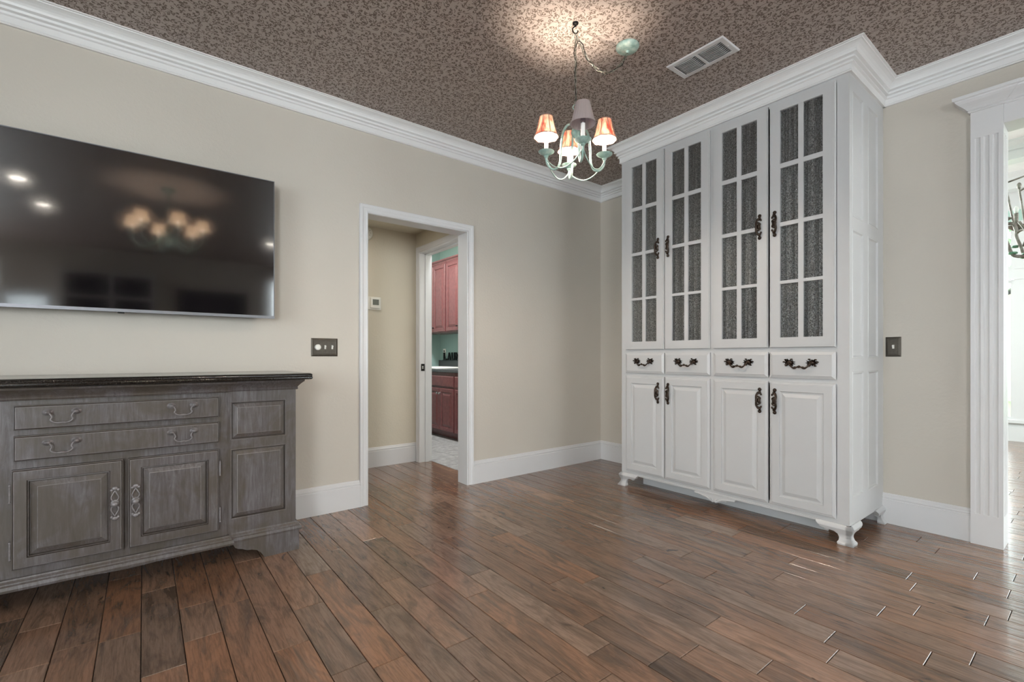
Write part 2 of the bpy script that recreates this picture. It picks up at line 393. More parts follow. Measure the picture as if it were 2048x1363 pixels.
def cuts_for(row, ya, yb):
    rnd = random.Random(row*31+5); ks = sorted(y for r, y in known if r == row and ya < y < yb)
    cs = [ya]+ks+[yb]; out = [ya]
    for a, b in zip(cs, cs[1:]):
        L = b-a
        if L > 1.25 or (a == ya or b == yb) and L > 1.0:
            n = max(1, round(L/0.72)); q = [a+L*(i+1)/n+rnd.uniform(-0.16, 0.16) for i in range(n-1)]
            out += q
        out.append(b)
    return out
cF = Vector((math.cos(ANG), math.sin(ANG))); cR = Vector((math.sin(ANG), -math.cos(ANG)))
def seen_floor(x, y):
    d = x*cF.x+y*cF.y; l = x*cR.x+y*cR.y
    if d < 0.3: return False
    u = 1024+941.4*l/d; v = 712.1+941.4*1.05/d
    return -60 < u < 2110 and v < 1400
planks = []
for row in range(-22, 75):
    xa = PX0+row*PW; xb = xa+PW
    if xb < XW or xa > 8.9: continue
    ya, yb = (-4.5, 3.25)
    if 8.9 > xa > 3.85: ya, yb = -4.5, 3.9
    elif xb > -1.0 and xa < 2.27: yb = 4.33
    cs = cuts_for(row, ya, yb)
    for a, b in zip(cs, cs[1:]): planks.append((row, xa, min(xb, 2.275) if (xa < 2.275 < xb and a > 3.3) else xb, a, b))
def plank_geo(bm, lay, x0, x1, y0, y1, rnd, tone, warm):
    g = 0.0012; x0 += g; x1 -= g; y0 += g; y1 -= g; b = 0.0015; dz = rnd.uniform(-0.0007, 0)
    lv = [(0, -0.014), (0, -b+dz), (b, dz)]
    rings = [[bm.verts.new((x, y, z)) for x, y in ((x0+i, y0+i), (x1-i, y0+i), (x1-i, y1-i), (x0+i, y1-i))] for i, z in lv]
    fs = []
    for r1, r2 in zip(rings, rings[1:]):
        for i in range(4): fs.append(bm.faces.new((r1[i], r1[(i+1) % 4], r2[(i+1) % 4], r2[i])))
    fs.append(bm.faces.new(rings[-1]))
    c = (tone, warm, rnd.random(), 1)
    for f in fs:
        for l in f.loops: l[lay] = c
vis, rest = [], []
for P in planks:
    row, x0, x1, y0, y1 = P
    s = any(seen_floor(x, y0+(y1-y0)*k/6) for x in (x0, (x0+x1)/2, x1) for k in range(7))
    hid = (3.1 < x0 and 0.95 < y0 and y1 < 2.45 and x0 < 3.7)
    d = (max(0, abs(((x0+x1)/2)))**2+((y0+y1)/2)**2)
    (vis if s and not hid else rest).append((d, P))
vis.sort(key=lambda t: t[0]); rest += vis[290:]; vis = vis[:290]
def tone_of(P, rnd):
    row, x0, x1, y0, y1 = P
    for (r, y), tw in tones.items():
        if r == row and y0 < y < y1: return tw
    return (min(0.8, max(0.12, rnd.gauss(0.44, 0.10))), min(1, max(0, rnd.gauss(0.5, 0.22))))
for i, (d, P) in enumerate(vis):
    rnd = random.Random(i*7+3); bm = B(); lay = bm.loops.layers.float_color.new('pk')
    plank_geo(bm, lay, *P[1:], rnd, *tone_of(P, rnd)); obj('plank', bm, 'plank', floor)
bm = B(); lay = bm.loops.layers.float_color.new('pk')
for i, (d, P) in enumerate(rest):
    rnd = random.Random(i*11+1); plank_geo(bm, lay, *P[1:], rnd, *tone_of(P, rnd))
o = obj('plank', bm, 'plank', floor); o['kind'] = 'stuff'

# crown, baseboards
CROWN = [(0, -0.134), (0.013, -0.134), (0.017, -0.128), (0.013, -0.122), (0.014, -0.094), (0.024, -0.090), (0.025, -0.084), (0.018, -0.082), (0.019, -0.076), (0.034, -0.071), (0.036, -0.064), (0.028, -0.062), (0.029, -0.056),
         (0.045, -0.050), (0.047, -0.043), (0.040, -0.041), (0.042, -0.036), (0.049, -0.027), (0.060, -0.018), (0.073, -0.012), (0.080, -0.0105), (0.081, -0.0065), (0.091, -0.005), (0.091, 0.0), (0, 0.0)]
def crown(name, path, mat='crownpaint', parent=None, z=HC):
    bm = B(); sweep(bm, path, CROWN, tf_flat(z))
    o = obj(name, bm, mat, parent)
    if parent is None: o['kind'] = 'structure'
    return o
HX, HY0, HY1 = 3.085, 0.903, 2.482
crown('trim_1', [(XR, HY1), (XR, YL), (XW, YL)])
crown('trim_2', [(XR, YS), (XR, HY0)])
BASE = [(0, 0), (0.018, 0), (0.018, 0.148), (0.014, 0.151), (0.014, 0.156), (0.017, 0.160), (0.016, 0.168), (0.010, 0.174), (0.010, 0.178), (0.006, 0.186), (0, 0.187)]
def baseb(name, path, parent=None):
    bm = B(); sweep(bm, path, BASE, tf_flat(0)); o = obj(name, bm, 'white', parent)
    if parent is None: o['kind'] = 'structure'
baseb('baseboard_left', [(XR, YL), (DX1+0.058, YL)])
baseb('baseboard_left_2', [(DX0-0.058, YL), (XW, YL)])
baseb('baseboard_right', [(XR, OY+0.13), (XR, YL)])
baseb('baseboard_back', [(XW, YS), (XR, YS)])

# door casing + jamb of the near doorway
CAS = [(0.0, 0), (0.0, 0.010), (0.004, 0.014), (0.010, 0.013), (0.014, 0.010), (0.034, 0.012), (0.038, 0.016), (0.044, 0.018), (0.058, 0.019), (0.060, 0.016), (0.060, 0)]
def casing(bm, a0, a1, zt, tf, r=0.0):
    # path clockwise seen from the room so that 'left' points away from the opening
    sweep(bm, [(a0, 0.0), (a0, zt), (a1, zt), (a1, 0.0)], CAS, tf)
d1 = struct('door_1')
bm = B(); casing(bm, DX0, DX1, DZ, tf_wall(YL)); obj('casing', bm, 'white', d1, smooth=0.6)
bm = B(); box(bm, DX0-0.001, DX0+0.018-0.018, YL-0.001, YL+0.121, 0, DZ)
bm = B()
box(bm, DX0-0.002, DX0+0.001, YL-0.008, YL+0.13, 0, DZ); box(bm, DX1-0.001, DX1+0.002, YL-0.008, YL+0.13, 0, DZ); box(bm, DX0, DX1, YL-0.008, YL+0.13, DZ-0.001, DZ+0.003)
obj('jamb', bm, 'white', d1)

# hall behind it
HB, HZ, LX0 = 4.328, 2.275, 2.158
wall_boxes('wall_hall_back', [(-1.0, LX0, HB, HB+0.1, 0, HC)], 'hall')
LY0, LY1, LZ = 3.47, 4.231, 2.07
wall_boxes('wall_hall_right', [(LX0, LX0+0.12, YL+0.12, LY0, 0, HC), (LX0, LX0+0.12, LY1, 6.56, 0, HC), (LX0, LX0+0.12, LY0, LY1, LZ, HC)], 'hall')
wall_boxes('wall_hall_left', [(-1.1, -1.0, YL+0.12, HB+0.1, 0, HC)], 'hall')
bm = B(); box(bm, -1.0, LX0, YL+0.12, HB, HZ, HZ+0.1); sobj('ceiling_hall', bm, 'hall')
baseb('baseboard_hall', [(LX0, HB), (-1.0, HB)])
d2 = struct('door_2')
bm = B(); tfd = lambda u, v, n: Vector((LX0-n, -u, v)); casing(bm, -LY1, -LY0, LZ, tfd)
obj('casing', bm, 'white', d2, smooth=0.6)
bm = B()
for y in (LY1, LY0): box(bm, LX0-0.006, LX0+0.125, y-0.003, y+0.003, 0, LZ); box(bm, LX0+0.05, LX0+0.085, y-0.014, y+0.014, 0, LZ)
box(bm, LX0-0.006, LX0+0.125, LY0, LY1, LZ-0.003, LZ+0.003); box(bm, LX0+0.05, LX0+0.085, LY0, LY1, LZ-0.014, LZ+0.002)
obj('jamb', bm, 'white', d2)
bm = B(); box(bm, LX0+0.006, LX0+0.044, LY1-0.0075, LY1-0.003, 0.905, 0.975, 0.0015); sp = obj('strike_plate', bm, 'black', d2)
bm = B(); box(bm, LX0+0.016, LX0+0.030, LY1-0.009, LY1-0.0075, 0.925, 0.955); obj('latch_slot', bm, 'chrome', sp)

# thermostat, smoke detector
t = thing('thermostat', (1.725, HB-0.015, 1.553), 'white square thermostat with grey display on the hall wall', 'thermostat')
bm = B(); box(bm, 1.660, 1.790, HB-0.008, HB, 1.492, 1.613, 0.004); obj('wall_plate', bm, 'plastic', t)
bm = B(); box(bm, 1.682, 1.772, HB-0.026, HB-0.008, 1.505, 1.603, 0.005); bd = obj('body', bm, 'plastic', t)
bm = B(); box(bm, 1.700, 1.760, HB-0.0275, HB-0.0262, 1.535, 1.588); obj('display', bm, 'lcd', bd)
t = thing('smoke_detector', (1.640, HB, 2.205), 'round white smoke detector high on the hall wall', 'smoke detector')
bm = B(); q = lambda v: Vector((1.640+v.x, HB-v.z, 2.205+v.y))
r = lathe(bm, [(0.064, 0), (0.066, 0.012), (0.062, 0.022), (0.045, 0.032), (0.018, 0.036)], seg=28, tf=q); bm.faces.new(r[-1]); obj('housing', bm, 'plastic', t, smooth=0.7)
for k in range(10):
    a = k*PI/5; bm = B(); ball(bm, (1.64+0.035*math.cos(a), HB-0.034, 2.205+0.035*math.sin(a)), 0.003, seg=6); obj('sensor_slot', bm, 'grille_dark', t)

# ------------------------------------------------------------------ laundry room
wall_boxes('wall_laundry_right', [(3.63, 3.73, YL+0.12, 6.56, 0, HC)], 'teal')
wall_boxes('wall_laundry_end', [(LX0+0.12, 3.73, 6.456, 6.56, 0, HC)], 'teal')
bm = B(); box(bm, LX0+0.12, 3.73, YL+0.12, 6.56, HC, HC+0.05); sobj('ceiling_laundry', bm, 'whiteceil')
lf = struct('floor_laundry')
bm = B(); box(bm, 2.277, 3.63, 3.373, 6.456, -0.05, -0.006); obj('subfloor', bm, 'greystone', lf)
for j in range(11):
    y0 = 3.35+j*0.30; xo = 2.277-(j % 2)*0.3
    for i in range(3):
        a = max(2.277, xo+i*0.6); b = min(3.63, xo+(i+1)*0.6)
        if b-a < 0.05: continue
        bm = B(); box(bm, a+0.002, b-0.002, y0+0.002, y0+0.298, -0.006, 0.001, 0.0015); obj('tile', bm, 'greytile', lf)
LCX = 3.03
tfl = lambda x0: (lambda u, v, n: Vector((x0-n, -u, v)))
RP = [(0, 0), (0, 0.012), (0.006, 0.019), (0.045, 0.019), (0.049, 0.010), (0.053, 0.009), (0.085, 0.018), (0.088, 0.019)]
def knob(name, parent, p, mat='chrome', r=0.014):
    bm = B(); rr = lathe(bm, [(0.005, 0), (0.005, 0.012), (r, 0.018), (r*1.05, 0.024), (r*0.6, 0.031)], seg=10, tf=lambda v: Vector((p[0]-v.z, p[1]+v.x, p[2]+v.y)))
    bm.faces.new(rr[-1]); return obj(name, bm, mat, parent, smooth=0.8)
def base_cab(y0, y1, name_label):
    t = thing('base_cabinet', (LCX+0.3, (y0+y1)/2, 0), name_label, 'cabinet', 'burgundy base cabinets in the laundry')
    bm = B(); box(bm, LCX, 3.62, y0+0.001, y1-0.001, 0.09, 0.845); box(bm, LCX+0.08, 3.62, y0+0.001, y1-0.001, 0, 0.09); obj('body', bm, 'burgundy', t)
    bm = B(); loops(bm, tfl(LCX), -y1+0.012, -y0-0.012, 0.663, 0.800, [(0, 0), (0, 0.012), (0.010, 0.019)], capback=True); obj('drawer', bm, 'burgundy', t)
    ym = (y0+y1)/2
    for a, b, ky in ((ym+0.002, y1-0.012, ym+0.03), (y0+0.012, ym-0.002, ym-0.03)):
        bm = B(); loops(bm, tfl(LCX), -b, -a, 0.100, 0.640, RP, capback=True); dd = obj('door', bm, 'burgundy', t)
        knob('knob', dd, (LCX-0.019, ky, 0.575))
base_cab(5.015, 5.730, 'burgundy base cabinet under the counter, whole double doors seen through the doorway')
base_cab(4.300, 5.015, 'burgundy base cabinet at the right edge of the laundry doorway')
base_cab(5.730, 6.450, 'burgundy base cabinet deepest in the laundry, mostly behind the door casing')
def wall_cab(y0, y1, lab):
    t = thing('wall_cabinet', (3.46, (y0+y1)/2, 1.38), lab, 'cabinet', 'burgundy wall cabinets in the laundry')
    bm = B(); box(bm, 3.30, 3.63, y0+0.001, y1-0.001, 1.38, 2.35); obj('body', bm, 'burgundy', t)
    bm = B(); sweep(bm, [(3.30, y0), (3.30, y1)], [(0, 0), (0.004, 0), (0.012, 0.02), (0.03, 0.035), (0.032, 0.05), (0, 0.05)], tf_flat(2.35)); obj('top_molding', bm, 'burgundy', t)
    ym = (y0+y1)/2
    for a, b, ky in ((ym+0.002, y1-0.012, ym+0.03), (y0+0.012, ym-0.002, ym-0.03)):
        bm = B(); loops(bm, tfl(3.30), -b, -a, 1.395, 2.330, RP, capback=True); dd = obj('door', bm, 'burgundy', t)
        knob('knob', dd, (3.281, ky, 1.455), 'black', 0.012)
wall_cab(5.690, 6.400, 'burgundy wall cabinet above the splashback, next to the laundry end wall')
wall_cab(4.980, 5.686, 'burgundy wall cabinet at the right edge of the laundry doorway')
t = thing('laundry_counter', (3.3, 5.4, 0.845), 'dark grey speckled stone counter on the burgundy base cabinets', 'countertop')
bm = B(); box(bm, 3.0, 3.625, 4.28, 6.452, 0.847, 0.885, 0.006); obj('slab', bm, 'greystone', t)
bm = B(); box(bm, 3.605, 3.627, 4.28, 6.452, 0.886, 0.99, 0.002); obj('backsplash', bm, 'greystone', t)
t = thing('laundry_sink', (3.3, 5.9, 0.886), 'white rimmed sink set into the laundry counter', 'sink')
bm = B(); loops(bm, lambda u, v, n: Vector((u, v, 0.8865+n)), 3.07, 3.52, 5.55, 6.25, [(0, 0), (0.002, 0.010), (0.012, 0.014), (0.03, 0.012), (0.036, 0.004)], capback=True); obj('rim', bm, 'plastic', t, smooth=0.6)
t = thing('wall_outlet', (3.628, 6.20, 1.10), 'white outlet plate on the teal laundry wall', 'outlet')
bm = B(); box(bm, 3.621, 3.629, 6.275, 6.345, 1.045, 1.165, 0.003); obj('plate', bm, 'plastic', t)
for z in (1.075, 1.125):
    bm = B(); box(bm, 3.618, 3.622, 6.295, 6.325, z-0.012, z+0.018, 0.002); obj('socket', bm, 'grille_dark', t)
# standing letters
def text_mesh(txt, size, ext, font_mat):
    cu = bpy.data.curves.new('letters', 'FONT'); cu.body = txt; cu.size = size; cu.extrude = ext; cu.space_character = 1.05; cu.offset = 0.006
    o = bpy.data.objects.new('tmp', cu); C.objects.link(o)
    dg = bpy.context.evaluated_depsgraph_get(); me = bpy.data.meshes.new_from_object(o.evaluated_get(dg))
    bpy.data.objects.remove(o); bpy.data.curves.remove(cu); me.materials.clear(); me.materials.append(M[font_mat]); return me
t = thing('letter_sign', (3.60, 6.15, 0.991), 'black letters spelling laundry standing on the splashback ledge', 'sign')
bm = B(); box(bm, 3.590, 3.622, 5.20, 6.315, 0.9905, 0.996); obj('base_strip', bm, 'black', t)
yy = 6.300
for ch in 'LAUNDRY':
    me = text_mesh(ch, 0.155, 0.008, 'black'); xs = [v.co.x for v in me.vertices]; w = max(xs)-min(xs); me.transform(Matrix.Translation((-min(xs), 0, 0)))
    w2 = 0.095; me.transform(Matrix.Diagonal((w2/w, 1, 1, 1)))
    o = bpy.data.objects.new('letter', me); C.objects.link(o); o.parent = t
    o.location = Vector((3.606, yy, 0.996))-ORG[t.name]; o.rotation_euler = (PI/2, 0, -PI/2); yy -= w2+0.022

# ------------------------------------------------------------------ tall white hutch
def X_tf(x0): return lambda u, v, n: Vector((x0-n, -u, v))
hut = thing('hutch', (3.395, 1.69, 0), 'tall white built-in hutch with curtained glass doors, reaching the patterned ceiling', 'hutch')
ZB = 0.100
bm = B()
box(bm, HX, HX+0.022, HY1-0.048, HY1, ZB, HC-0.13); box(bm, HX, HX+0.022, HY0, HY0+0.060, ZB, HC-0.13)
box(bm, HX, HX+0.022, 1.684, 1.718, ZB, HC-0.13)
for a, b in ((HY0+0.06, 1.684), (1.718, HY1-0.048)):
    for z0, z1 in ((ZB, 0.150), (0.885, 0.928), (1.066, 1.115), (2.595, HC-0.13)): box(bm, HX, HX+0.022, a, b, z0, z1)
box(bm, HX+0.001, HX+0.02, HY0+0.001, HY1-0.001, HC-0.131, HC-0.001)
box(bm, 3.685, XR, HY0+0.02, HY1-0.02, ZB, HC-0.002); box(bm, HX+0.02, 3.69, HY1-0.02, HY1, ZB, HC-0.002)
box(bm, HX+0.02, 3.69, HY0+0.02, HY1-0.02, ZB, ZB+0.018); box(bm, HX+0.13, 3.69, HY0+0.02, HY1-0.02, 1.078, 1.098); box(bm, HX+0.02, 3.69, HY0+0.02, HY1-0.02, 2.70, 2.72)
box(bm, HX+0.022, 3.684, HY0+0.009, HY0+0.0195, ZB+0.002, HC-0.005)
# side frame strips over recessed panels
SC = [(3.134, 3.322), (3.405, 3.598)]; SR = [(0.247, 0.962), (1.041, 1.765), (1.836, 2.545)]
cols = [HX+0.022, 3.134, 3.322, 3.405, 3.598, XR]
for a, b in ((cols[0], cols[1]), (cols[2], cols[3]), (cols[4], cols[5])): box(bm, a, b, HY0, HY0+0.008, ZB, HC-0.13)
for a, b in SC:
    zs = [ZB, 0.247, 0.962, 1.041, 1.765, 1.836, 2.545, HC-0.13]
    for k in range(0, 8, 2): box(bm, a, b, HY0, HY0+0.008, zs[k], zs[k+1])
obj('body', bm, 'hutch', hut)
for a, b in SC:
    for z0, z1 in SR:
        bm = B(); loops(bm, lambda u, v, n: Vector((u, HY0-n, v)), a-0.001, b+0.001, z0-0.001, z1+0.001, [(0, 0), (0.003, 0.002), (0.008, 0.0015), (0.014, -0.006), (0.02, -0.0075)])
        obj('side_panel', bm, 'hutch', hut)
crown('crown_molding', [(XR, HY0), (HX, HY0), (HX, HY1), (XR, HY1)], 'crownpaint', hut)
# ornate handles
def pull_v_mesh():
    bm = B(); L = 0.158
    def q(y, z, n): return (-n, y, z)
    for s in (1, -1):
        ball(bm, q(0.0, s*(L/2-0.010), 0.006), 0.0115, (0.6, 1, 1)); ball(bm, q(-0.001, s*(L/2-0.011), 0.012), 0.005)
        tube(bm, spline([q(0.002, s*0.066, 0.006), q(-0.004, s*0.054, 0.012), q(0.006, s*0.046, 0.016), q(0.013, s*0.030, 0.022), q(0.012, s*0.012, 0.026), q(0.010, 0, 0.027)], 4), [0.0045]*4+[0.0075]*6+[0.0065]*11, 7)
        tube(bm, spline([q(0.004, s*0.048, 0.012), q(-0.010, s*0.044, 0.014), q(-0.014, s*0.038, 0.014)], 3), [0.006, 0.006, 0.005, 0.005, 0.004, 0.004, 0.003], 6)
        tube(bm, spline([q(0.008, s*0.026, 0.020), q(-0.004, s*0.022, 0.020), q(-0.010, s*0.014, 0.018), q(-0.004, s*0.006, 0.018)], 3), 0.0045, 6)
        ball(bm, q(-0.012, s*0.038, 0.014), 0.006, (0.7, 1, 1)); ball(bm, q(0.0, s*0.050, 0.008), 0.008, (0.8, 1, 1.3))
    ball(bm, q(0.0, 0, 0.018), 0.012, (0.6, 0.9, 1.5)); ball(bm, q(0.015, 0, 0.026), 0.005)
    me = bpy.data.meshes.new('handle'); bm.to_mesh(me); bm.free(); me.materials.append(M['bronze']); me.polygons.foreach_set('use_smooth', [True]*len(me.polygons)); return me
def pull_h_mesh(W=0.172):
    bm = B()
    def q(y, z, n): return (-n, y, z)
    for s in (1, -1):
        cx = s*(W/2-0.026)
        out = []
        K = 22
        for k in range(K):
            a = 2*PI*k/K; r = (0.021 if k % 2 else 0.013)*(1.25 if abs(math.cos(a)) > 0.6 else 0.95)
            out.append((cx+r*1.3*math.cos(a+0.35*s), 0.012+r*math.sin(a+0.35*s)))
        prism(bm, out, lambda u, v, n: Vector(q(u, v, n)), 0.001, 0.006)
        ball(bm, q(cx, 0.012, 0.006), 0.013, (0.5, 1.2, 0.9))
        for dx, dz in ((0.020, 0.020), (0.030, 0.006), (0.012, -0.008), (-0.012, 0.022), (0.018, -0.016)): ball(bm, q(cx+s*dx, 0.010+dz, 0.007), 0.0055, (0.7, 1.5, 0.8), 8)
    pts = spline([q(-W/2+0.026, 0.012, 0.008), q(-W/2+0.036, -0.004, 0.020), q(-0.030, -0.020, 0.026), q(-0.012, -0.014, 0.028), q(0, -0.010, 0.028), q(0.012, -0.014, 0.028), q(0.030, -0.020, 0.026), q(W/2-0.036, -0.004, 0.020), q(W/2-0.026, 0.012, 0.008)], 4)
    tube(bm, pts, [0.0055+0.0015*math.sin(i*0.9) for i in range(len(pts))], 7)
    for y in (-0.02, 0, 0.02): ball(bm, q(y, -0.014, 0.028), 0.007, (0.8, 1.3, 0.7), 8)
    me = bpy.data.meshes.new('handle'); bm.to_mesh(me); bm.free(); me.materials.append(M['bronze']); me.polygons.foreach_set('use_smooth', [True]*len(me.polygons)); return me
PV, PH = pull_v_mesh(), pull_h_mesh()
DOORS = [(2.432, 2.077, -1), (2.069, 1.714, 1), (1.688, 1.331, -1), (1.320, 0.965, 1)]   # left y, right y, side of handle (-1: right edge)
DT = 0.019
UROWS = [(1.165, 1.492), (1.511, 1.844), (1.868, 2.199), (2.227, 2.552)]
for di, (ya, yb, side) in enumerate(DOORS):
    u0, u1 = -ya, -yb
    # lower door
    bm = B(); loops(bm, X_tf(HX-0.001), u0, u1, 0.134, 0.895, [(0, 0), (0, 0.010), (0.003, 0.013), (0.014, 0.016), (0.016, DT), (0.058, DT), (0.061, 0.012), (0.066, 0.011), (0.072, 0.011), (0.090, 0.018), (0.093, DT)], capback=True)
    ld = obj('lower_door', bm, 'hutch', hut)
    hy = (yb+0.045) if side == -1 else (ya-0.034)
    obj('handle', PV, None, ld, at=(HX-DT-0.001, hy, 0.773), rot=(0, 0, 0) if side == -1 else (PI, 0, 0))
    # drawer
    bm = B(); loops(bm, X_tf(HX-0.001), u0, u1, 0.918, 1.076, [(0, 0), (0, 0.010), (0.004, 0.012), (0.015, 0.017), (0.018, DT)], capback=True)
    dr = obj('drawer', bm, 'hutch', hut); obj('handle', PH, None, dr, at=(HX-DT-0.001, (ya+yb)/2, 1.000))
    # glazed door: frame and glazing bars
    bm = B(); z0, z1 = 1.103, 2.607; cols_ = [u0, u0+0.062, u0+0.1635, u0+0.1915, u0+0.293, u1]
    T = X_tf(HX-0.001)
    def fb(a, b, c, d, n0=0.0, n1=DT):
        p0 = T(a, c, n0); p1 = T(b, d, n1); box(bm, p0.x, p1.x, p0.y, p1.y, c, d)
    loops(bm, T, u0, u1, z0, z1, [(0, 0), (0, 0.010), (0.003, 0.013), (0.012, 0.016), (0.014, DT), (0.020, DT)], cap=False)
    fb(u0+0.004, cols_[1], z0+0.004, z1-0.004, 0, DT-0.0005); fb(cols_[4], u1-0.004, z0+0.004, z1-0.004, 0, DT-0.0005)
    fb(cols_[1], cols_[4], z0+0.004, 1.165, 0, DT-0.0005); fb(cols_[1], cols_[4], 2.552, z1-0.004, 0, DT-0.0005)
    for za, zb in ((1.492, 1.511), (1.844, 1.868), (2.199, 2.227)): fb(cols_[1], cols_[4], za, zb, 0.003, DT-0.002)
    fb(cols_[2], cols_[3], 1.165, 2.552, 0.003, DT-0.0015)
    ud = obj('glazed_door', bm, 'hutch', hut)
    for (za, zb) in UROWS:
        for (ca, cb) in ((cols_[1], cols_[2]), (cols_[3], cols_[4])):
            bm = B(); box(bm, HX-0.009, HX-0.006, -ca, -cb, za, zb); obj('pane', bm, 'chipglass', ud)
    hz = 1.865
    obj('handle', PV, None, ud, at=(HX-DT-0.001, hy, hz), rot=(0, 0, 0) if side == -1 else (PI, 0, 0))
    # gathered curtain behind the glass
    rn = random.Random(di*5+2); bm = B(); NU, NV = 150, 24; rows = []
    ph = [rn.uniform(0, 6.28) for _ in range(6)]
    creases = [((k+0.5+rn.uniform(-0.3, 0.3))/6, rn.uniform(-0.06, 0.06), rn.uniform(0.045, 0.07), rn.uniform(0.022, 0.034), -1, 2) for k in range(6)]
    creases += [(rn.uniform(0.02, 0.98), rn.uniform(-0.05, 0.05), 0.04, 0.015, 0.66, 2) for k in range(9)]
    creases += [(rn.uniform(0.05, 0.95), rn.uniform(-0.25, 0.25), 0.045, 0.017, -1, 0.26) for k in range(6)]
    for j in range(NV+1):
        v = j/NV; z = 1.135+(2.585-1.135)*v; ring = []
        for i in range(NU+1):
            u = i/NU; y = -(u0+0.045)-(0.265)*u
            open_ = 0.35+0.65*abs(math.cos(PI*(v-0.5)))**0.3*0+0.0
            amp = 0.009+0.006*(abs(v-0.55)*1.9)
            x = 0.010+0.006*math.sin(2*PI*3.1*u+ph[0]+0.5*v)+0.002*math.sin(2*PI*7.3*u+ph[1]-0.8*v)
            for (uc, dr0, dp, wd, va, vb) in creases:
                fade = min(1.0, max(0.0, (v-va)*6, 0)) * min(1.0, max(0.0, (vb-v)*6))
                x += dp*fade*math.exp(-((u-uc-dr0*(v-0.5))/wd)**2)
            ring.append(bm.verts.new((HX+0.008+x, y, z)))
        rows.append(ring)
    for a, b in zip(rows, rows[1:]):
        for i in range(NU): bm.faces.new((a[i], a[i+1], b[i+1], b[i]))
    obj('curtain', bm, 'curtain', ud, smooth=3)
# ogee bracket feet, centre ornament, plinth board
def ogee(z):
    # outward flare by height (0.105 top .. 0 floor)
    pts = [(0.0, 0.032), (0.010, 0.031), (0.022, 0.020), (0.040, 0.012), (0.055, 0.014), (0.075, 0.025), (0.090, 0.028), (0.100, 0.020), (0.106, 0.014)]
    for (a, fa), (b, fb_) in zip(pts, pts[1:]):
        if a <= z <= b: return fa+(fb_-fa)*(z-a)/(b-a)
    return 0.012
def bracket(w):
    # outline from the corner (0) inward (w)
    return [(0, 0), (0.062, 0), (0.066, 0.010), (0.060, 0.022), (0.060, 0.036), (0.068, 0.052), (0.085, 0.064), (0.105, 0.067), (0.118, 0.063), (0.128, 0.058), (0.132, 0.064), (0.130, 0.070), (0.142, 0.070), (0.152, 0.074), (0.160, 0.084), (0.168, 0.092), (w, 0.100), (w, 0.106), (0, 0.106)]
def foot_plate(bm, tf, disp):
    r0 = len(bm.verts); b2 = bmesh.new(); prism(b2, bracket(0.175), lambda u, v, n: Vector((u, n, v)), 0, 0.026)
    for z in (0.008, 0.018, 0.030, 0.045, 0.058, 0.072, 0.085, 0.095):
        bmesh.ops.bisect_plane(b2, geom=b2.verts[:]+b2.edges[:]+b2.faces[:], plane_co=(0, 0, z), plane_no=(0, 0, 1))
    mp = {}
    for v in b2.verts:
        u, n, z = v.co.x, v.co.y, v.co.z; f = ogee(z)-0.020
        uu = u-(f if u < 0.03 else 0); nn = n+(f if n > 0.01 else f*0.0)
        mp[v] = bm.verts.new(tf(uu, z, nn))
    for f in b2.faces:
        try: bm.faces.new([mp[v] for v in f.verts])
        except ValueError: pass
    b2.free()
# corner at near front (x=HX, y=HY0): plates on the front (normal -X, inward = +y) and on the side (normal -Y, inward = +x)
def corner_foot(cx, cy, sx, sy, label=None):
    bm = B()
    foot_plate(bm, lambda u, v, n: Vector((cx-sx*(n-0.014), cy+sy*(u-0.012), v)), None)
    foot_plate(bm, lambda u, v, n: Vector((cx+sx*(u-0.012), cy-sy*(n-0.014), v)), None)
    return obj('foot', bm, 'hutch', hut, smooth=0.5)
corner_foot(HX, HY0, 1, 1); corner_foot(HX, HY1, 1, -1)
bm = B(); foot_plate(bm, lambda u, v, n: Vector((3.690-(u-0.012), HY0-(n-0.014), v)), None); obj('foot', bm, 'hutch', hut, smooth=0.5)
bm = B()
orn = [(-1.835, 0.101), (-1.835, 0.092), (-1.822, 0.090), (-1.815, 0.080), (-1.795, 0.074), (-1.780, 0.076), (-1.772, 0.066), (-1.755, 0.068), (-1.735, 0.064), (-1.715, 0.052), (-1.700, 0.046), (-1.690, 0.052), (-1.680, 0.046), (-1.665, 0.050), (-1.645, 0.064), (-1.625, 0.068), (-1.608, 0.066), (-1.600, 0.076), (-1.585, 0.074), (-1.565, 0.080), (-1.558, 0.090), (-1.542, 0.092), (-1.542, 0.101)]
prism(bm, orn, X_tf(HX), 0.002, -0.018)
for s in (-1, 1):
    tube(bm, spline([(HX-0.002, 1.69+s*0.145, 0.088), (HX-0.004, 1.69+s*0.09, 0.082), (HX-0.006, 1.69+s*0.05, 0.074), (HX-0.006, 1.69+s*0.02, 0.058), (HX-0.004, 1.69+s*0.012, 0.068), (HX-0.003, 1.69+s*0.026, 0.072)], 4), 0.0045, 6)
obj('apron_ornament', bm, 'hutch', hut)
bm = B(); box(bm, HX-0.004, HX+0.018, HY0+0.15, HY1-0.15, 0.098, 0.112, 0.002); obj('bottom_rail', bm, 'hutch', hut)
bm = B(); box(bm, 3.245, 3.263, 1.06, 2.39, 0, 0.1); obj('plinth', bm, 'hutch', hut)

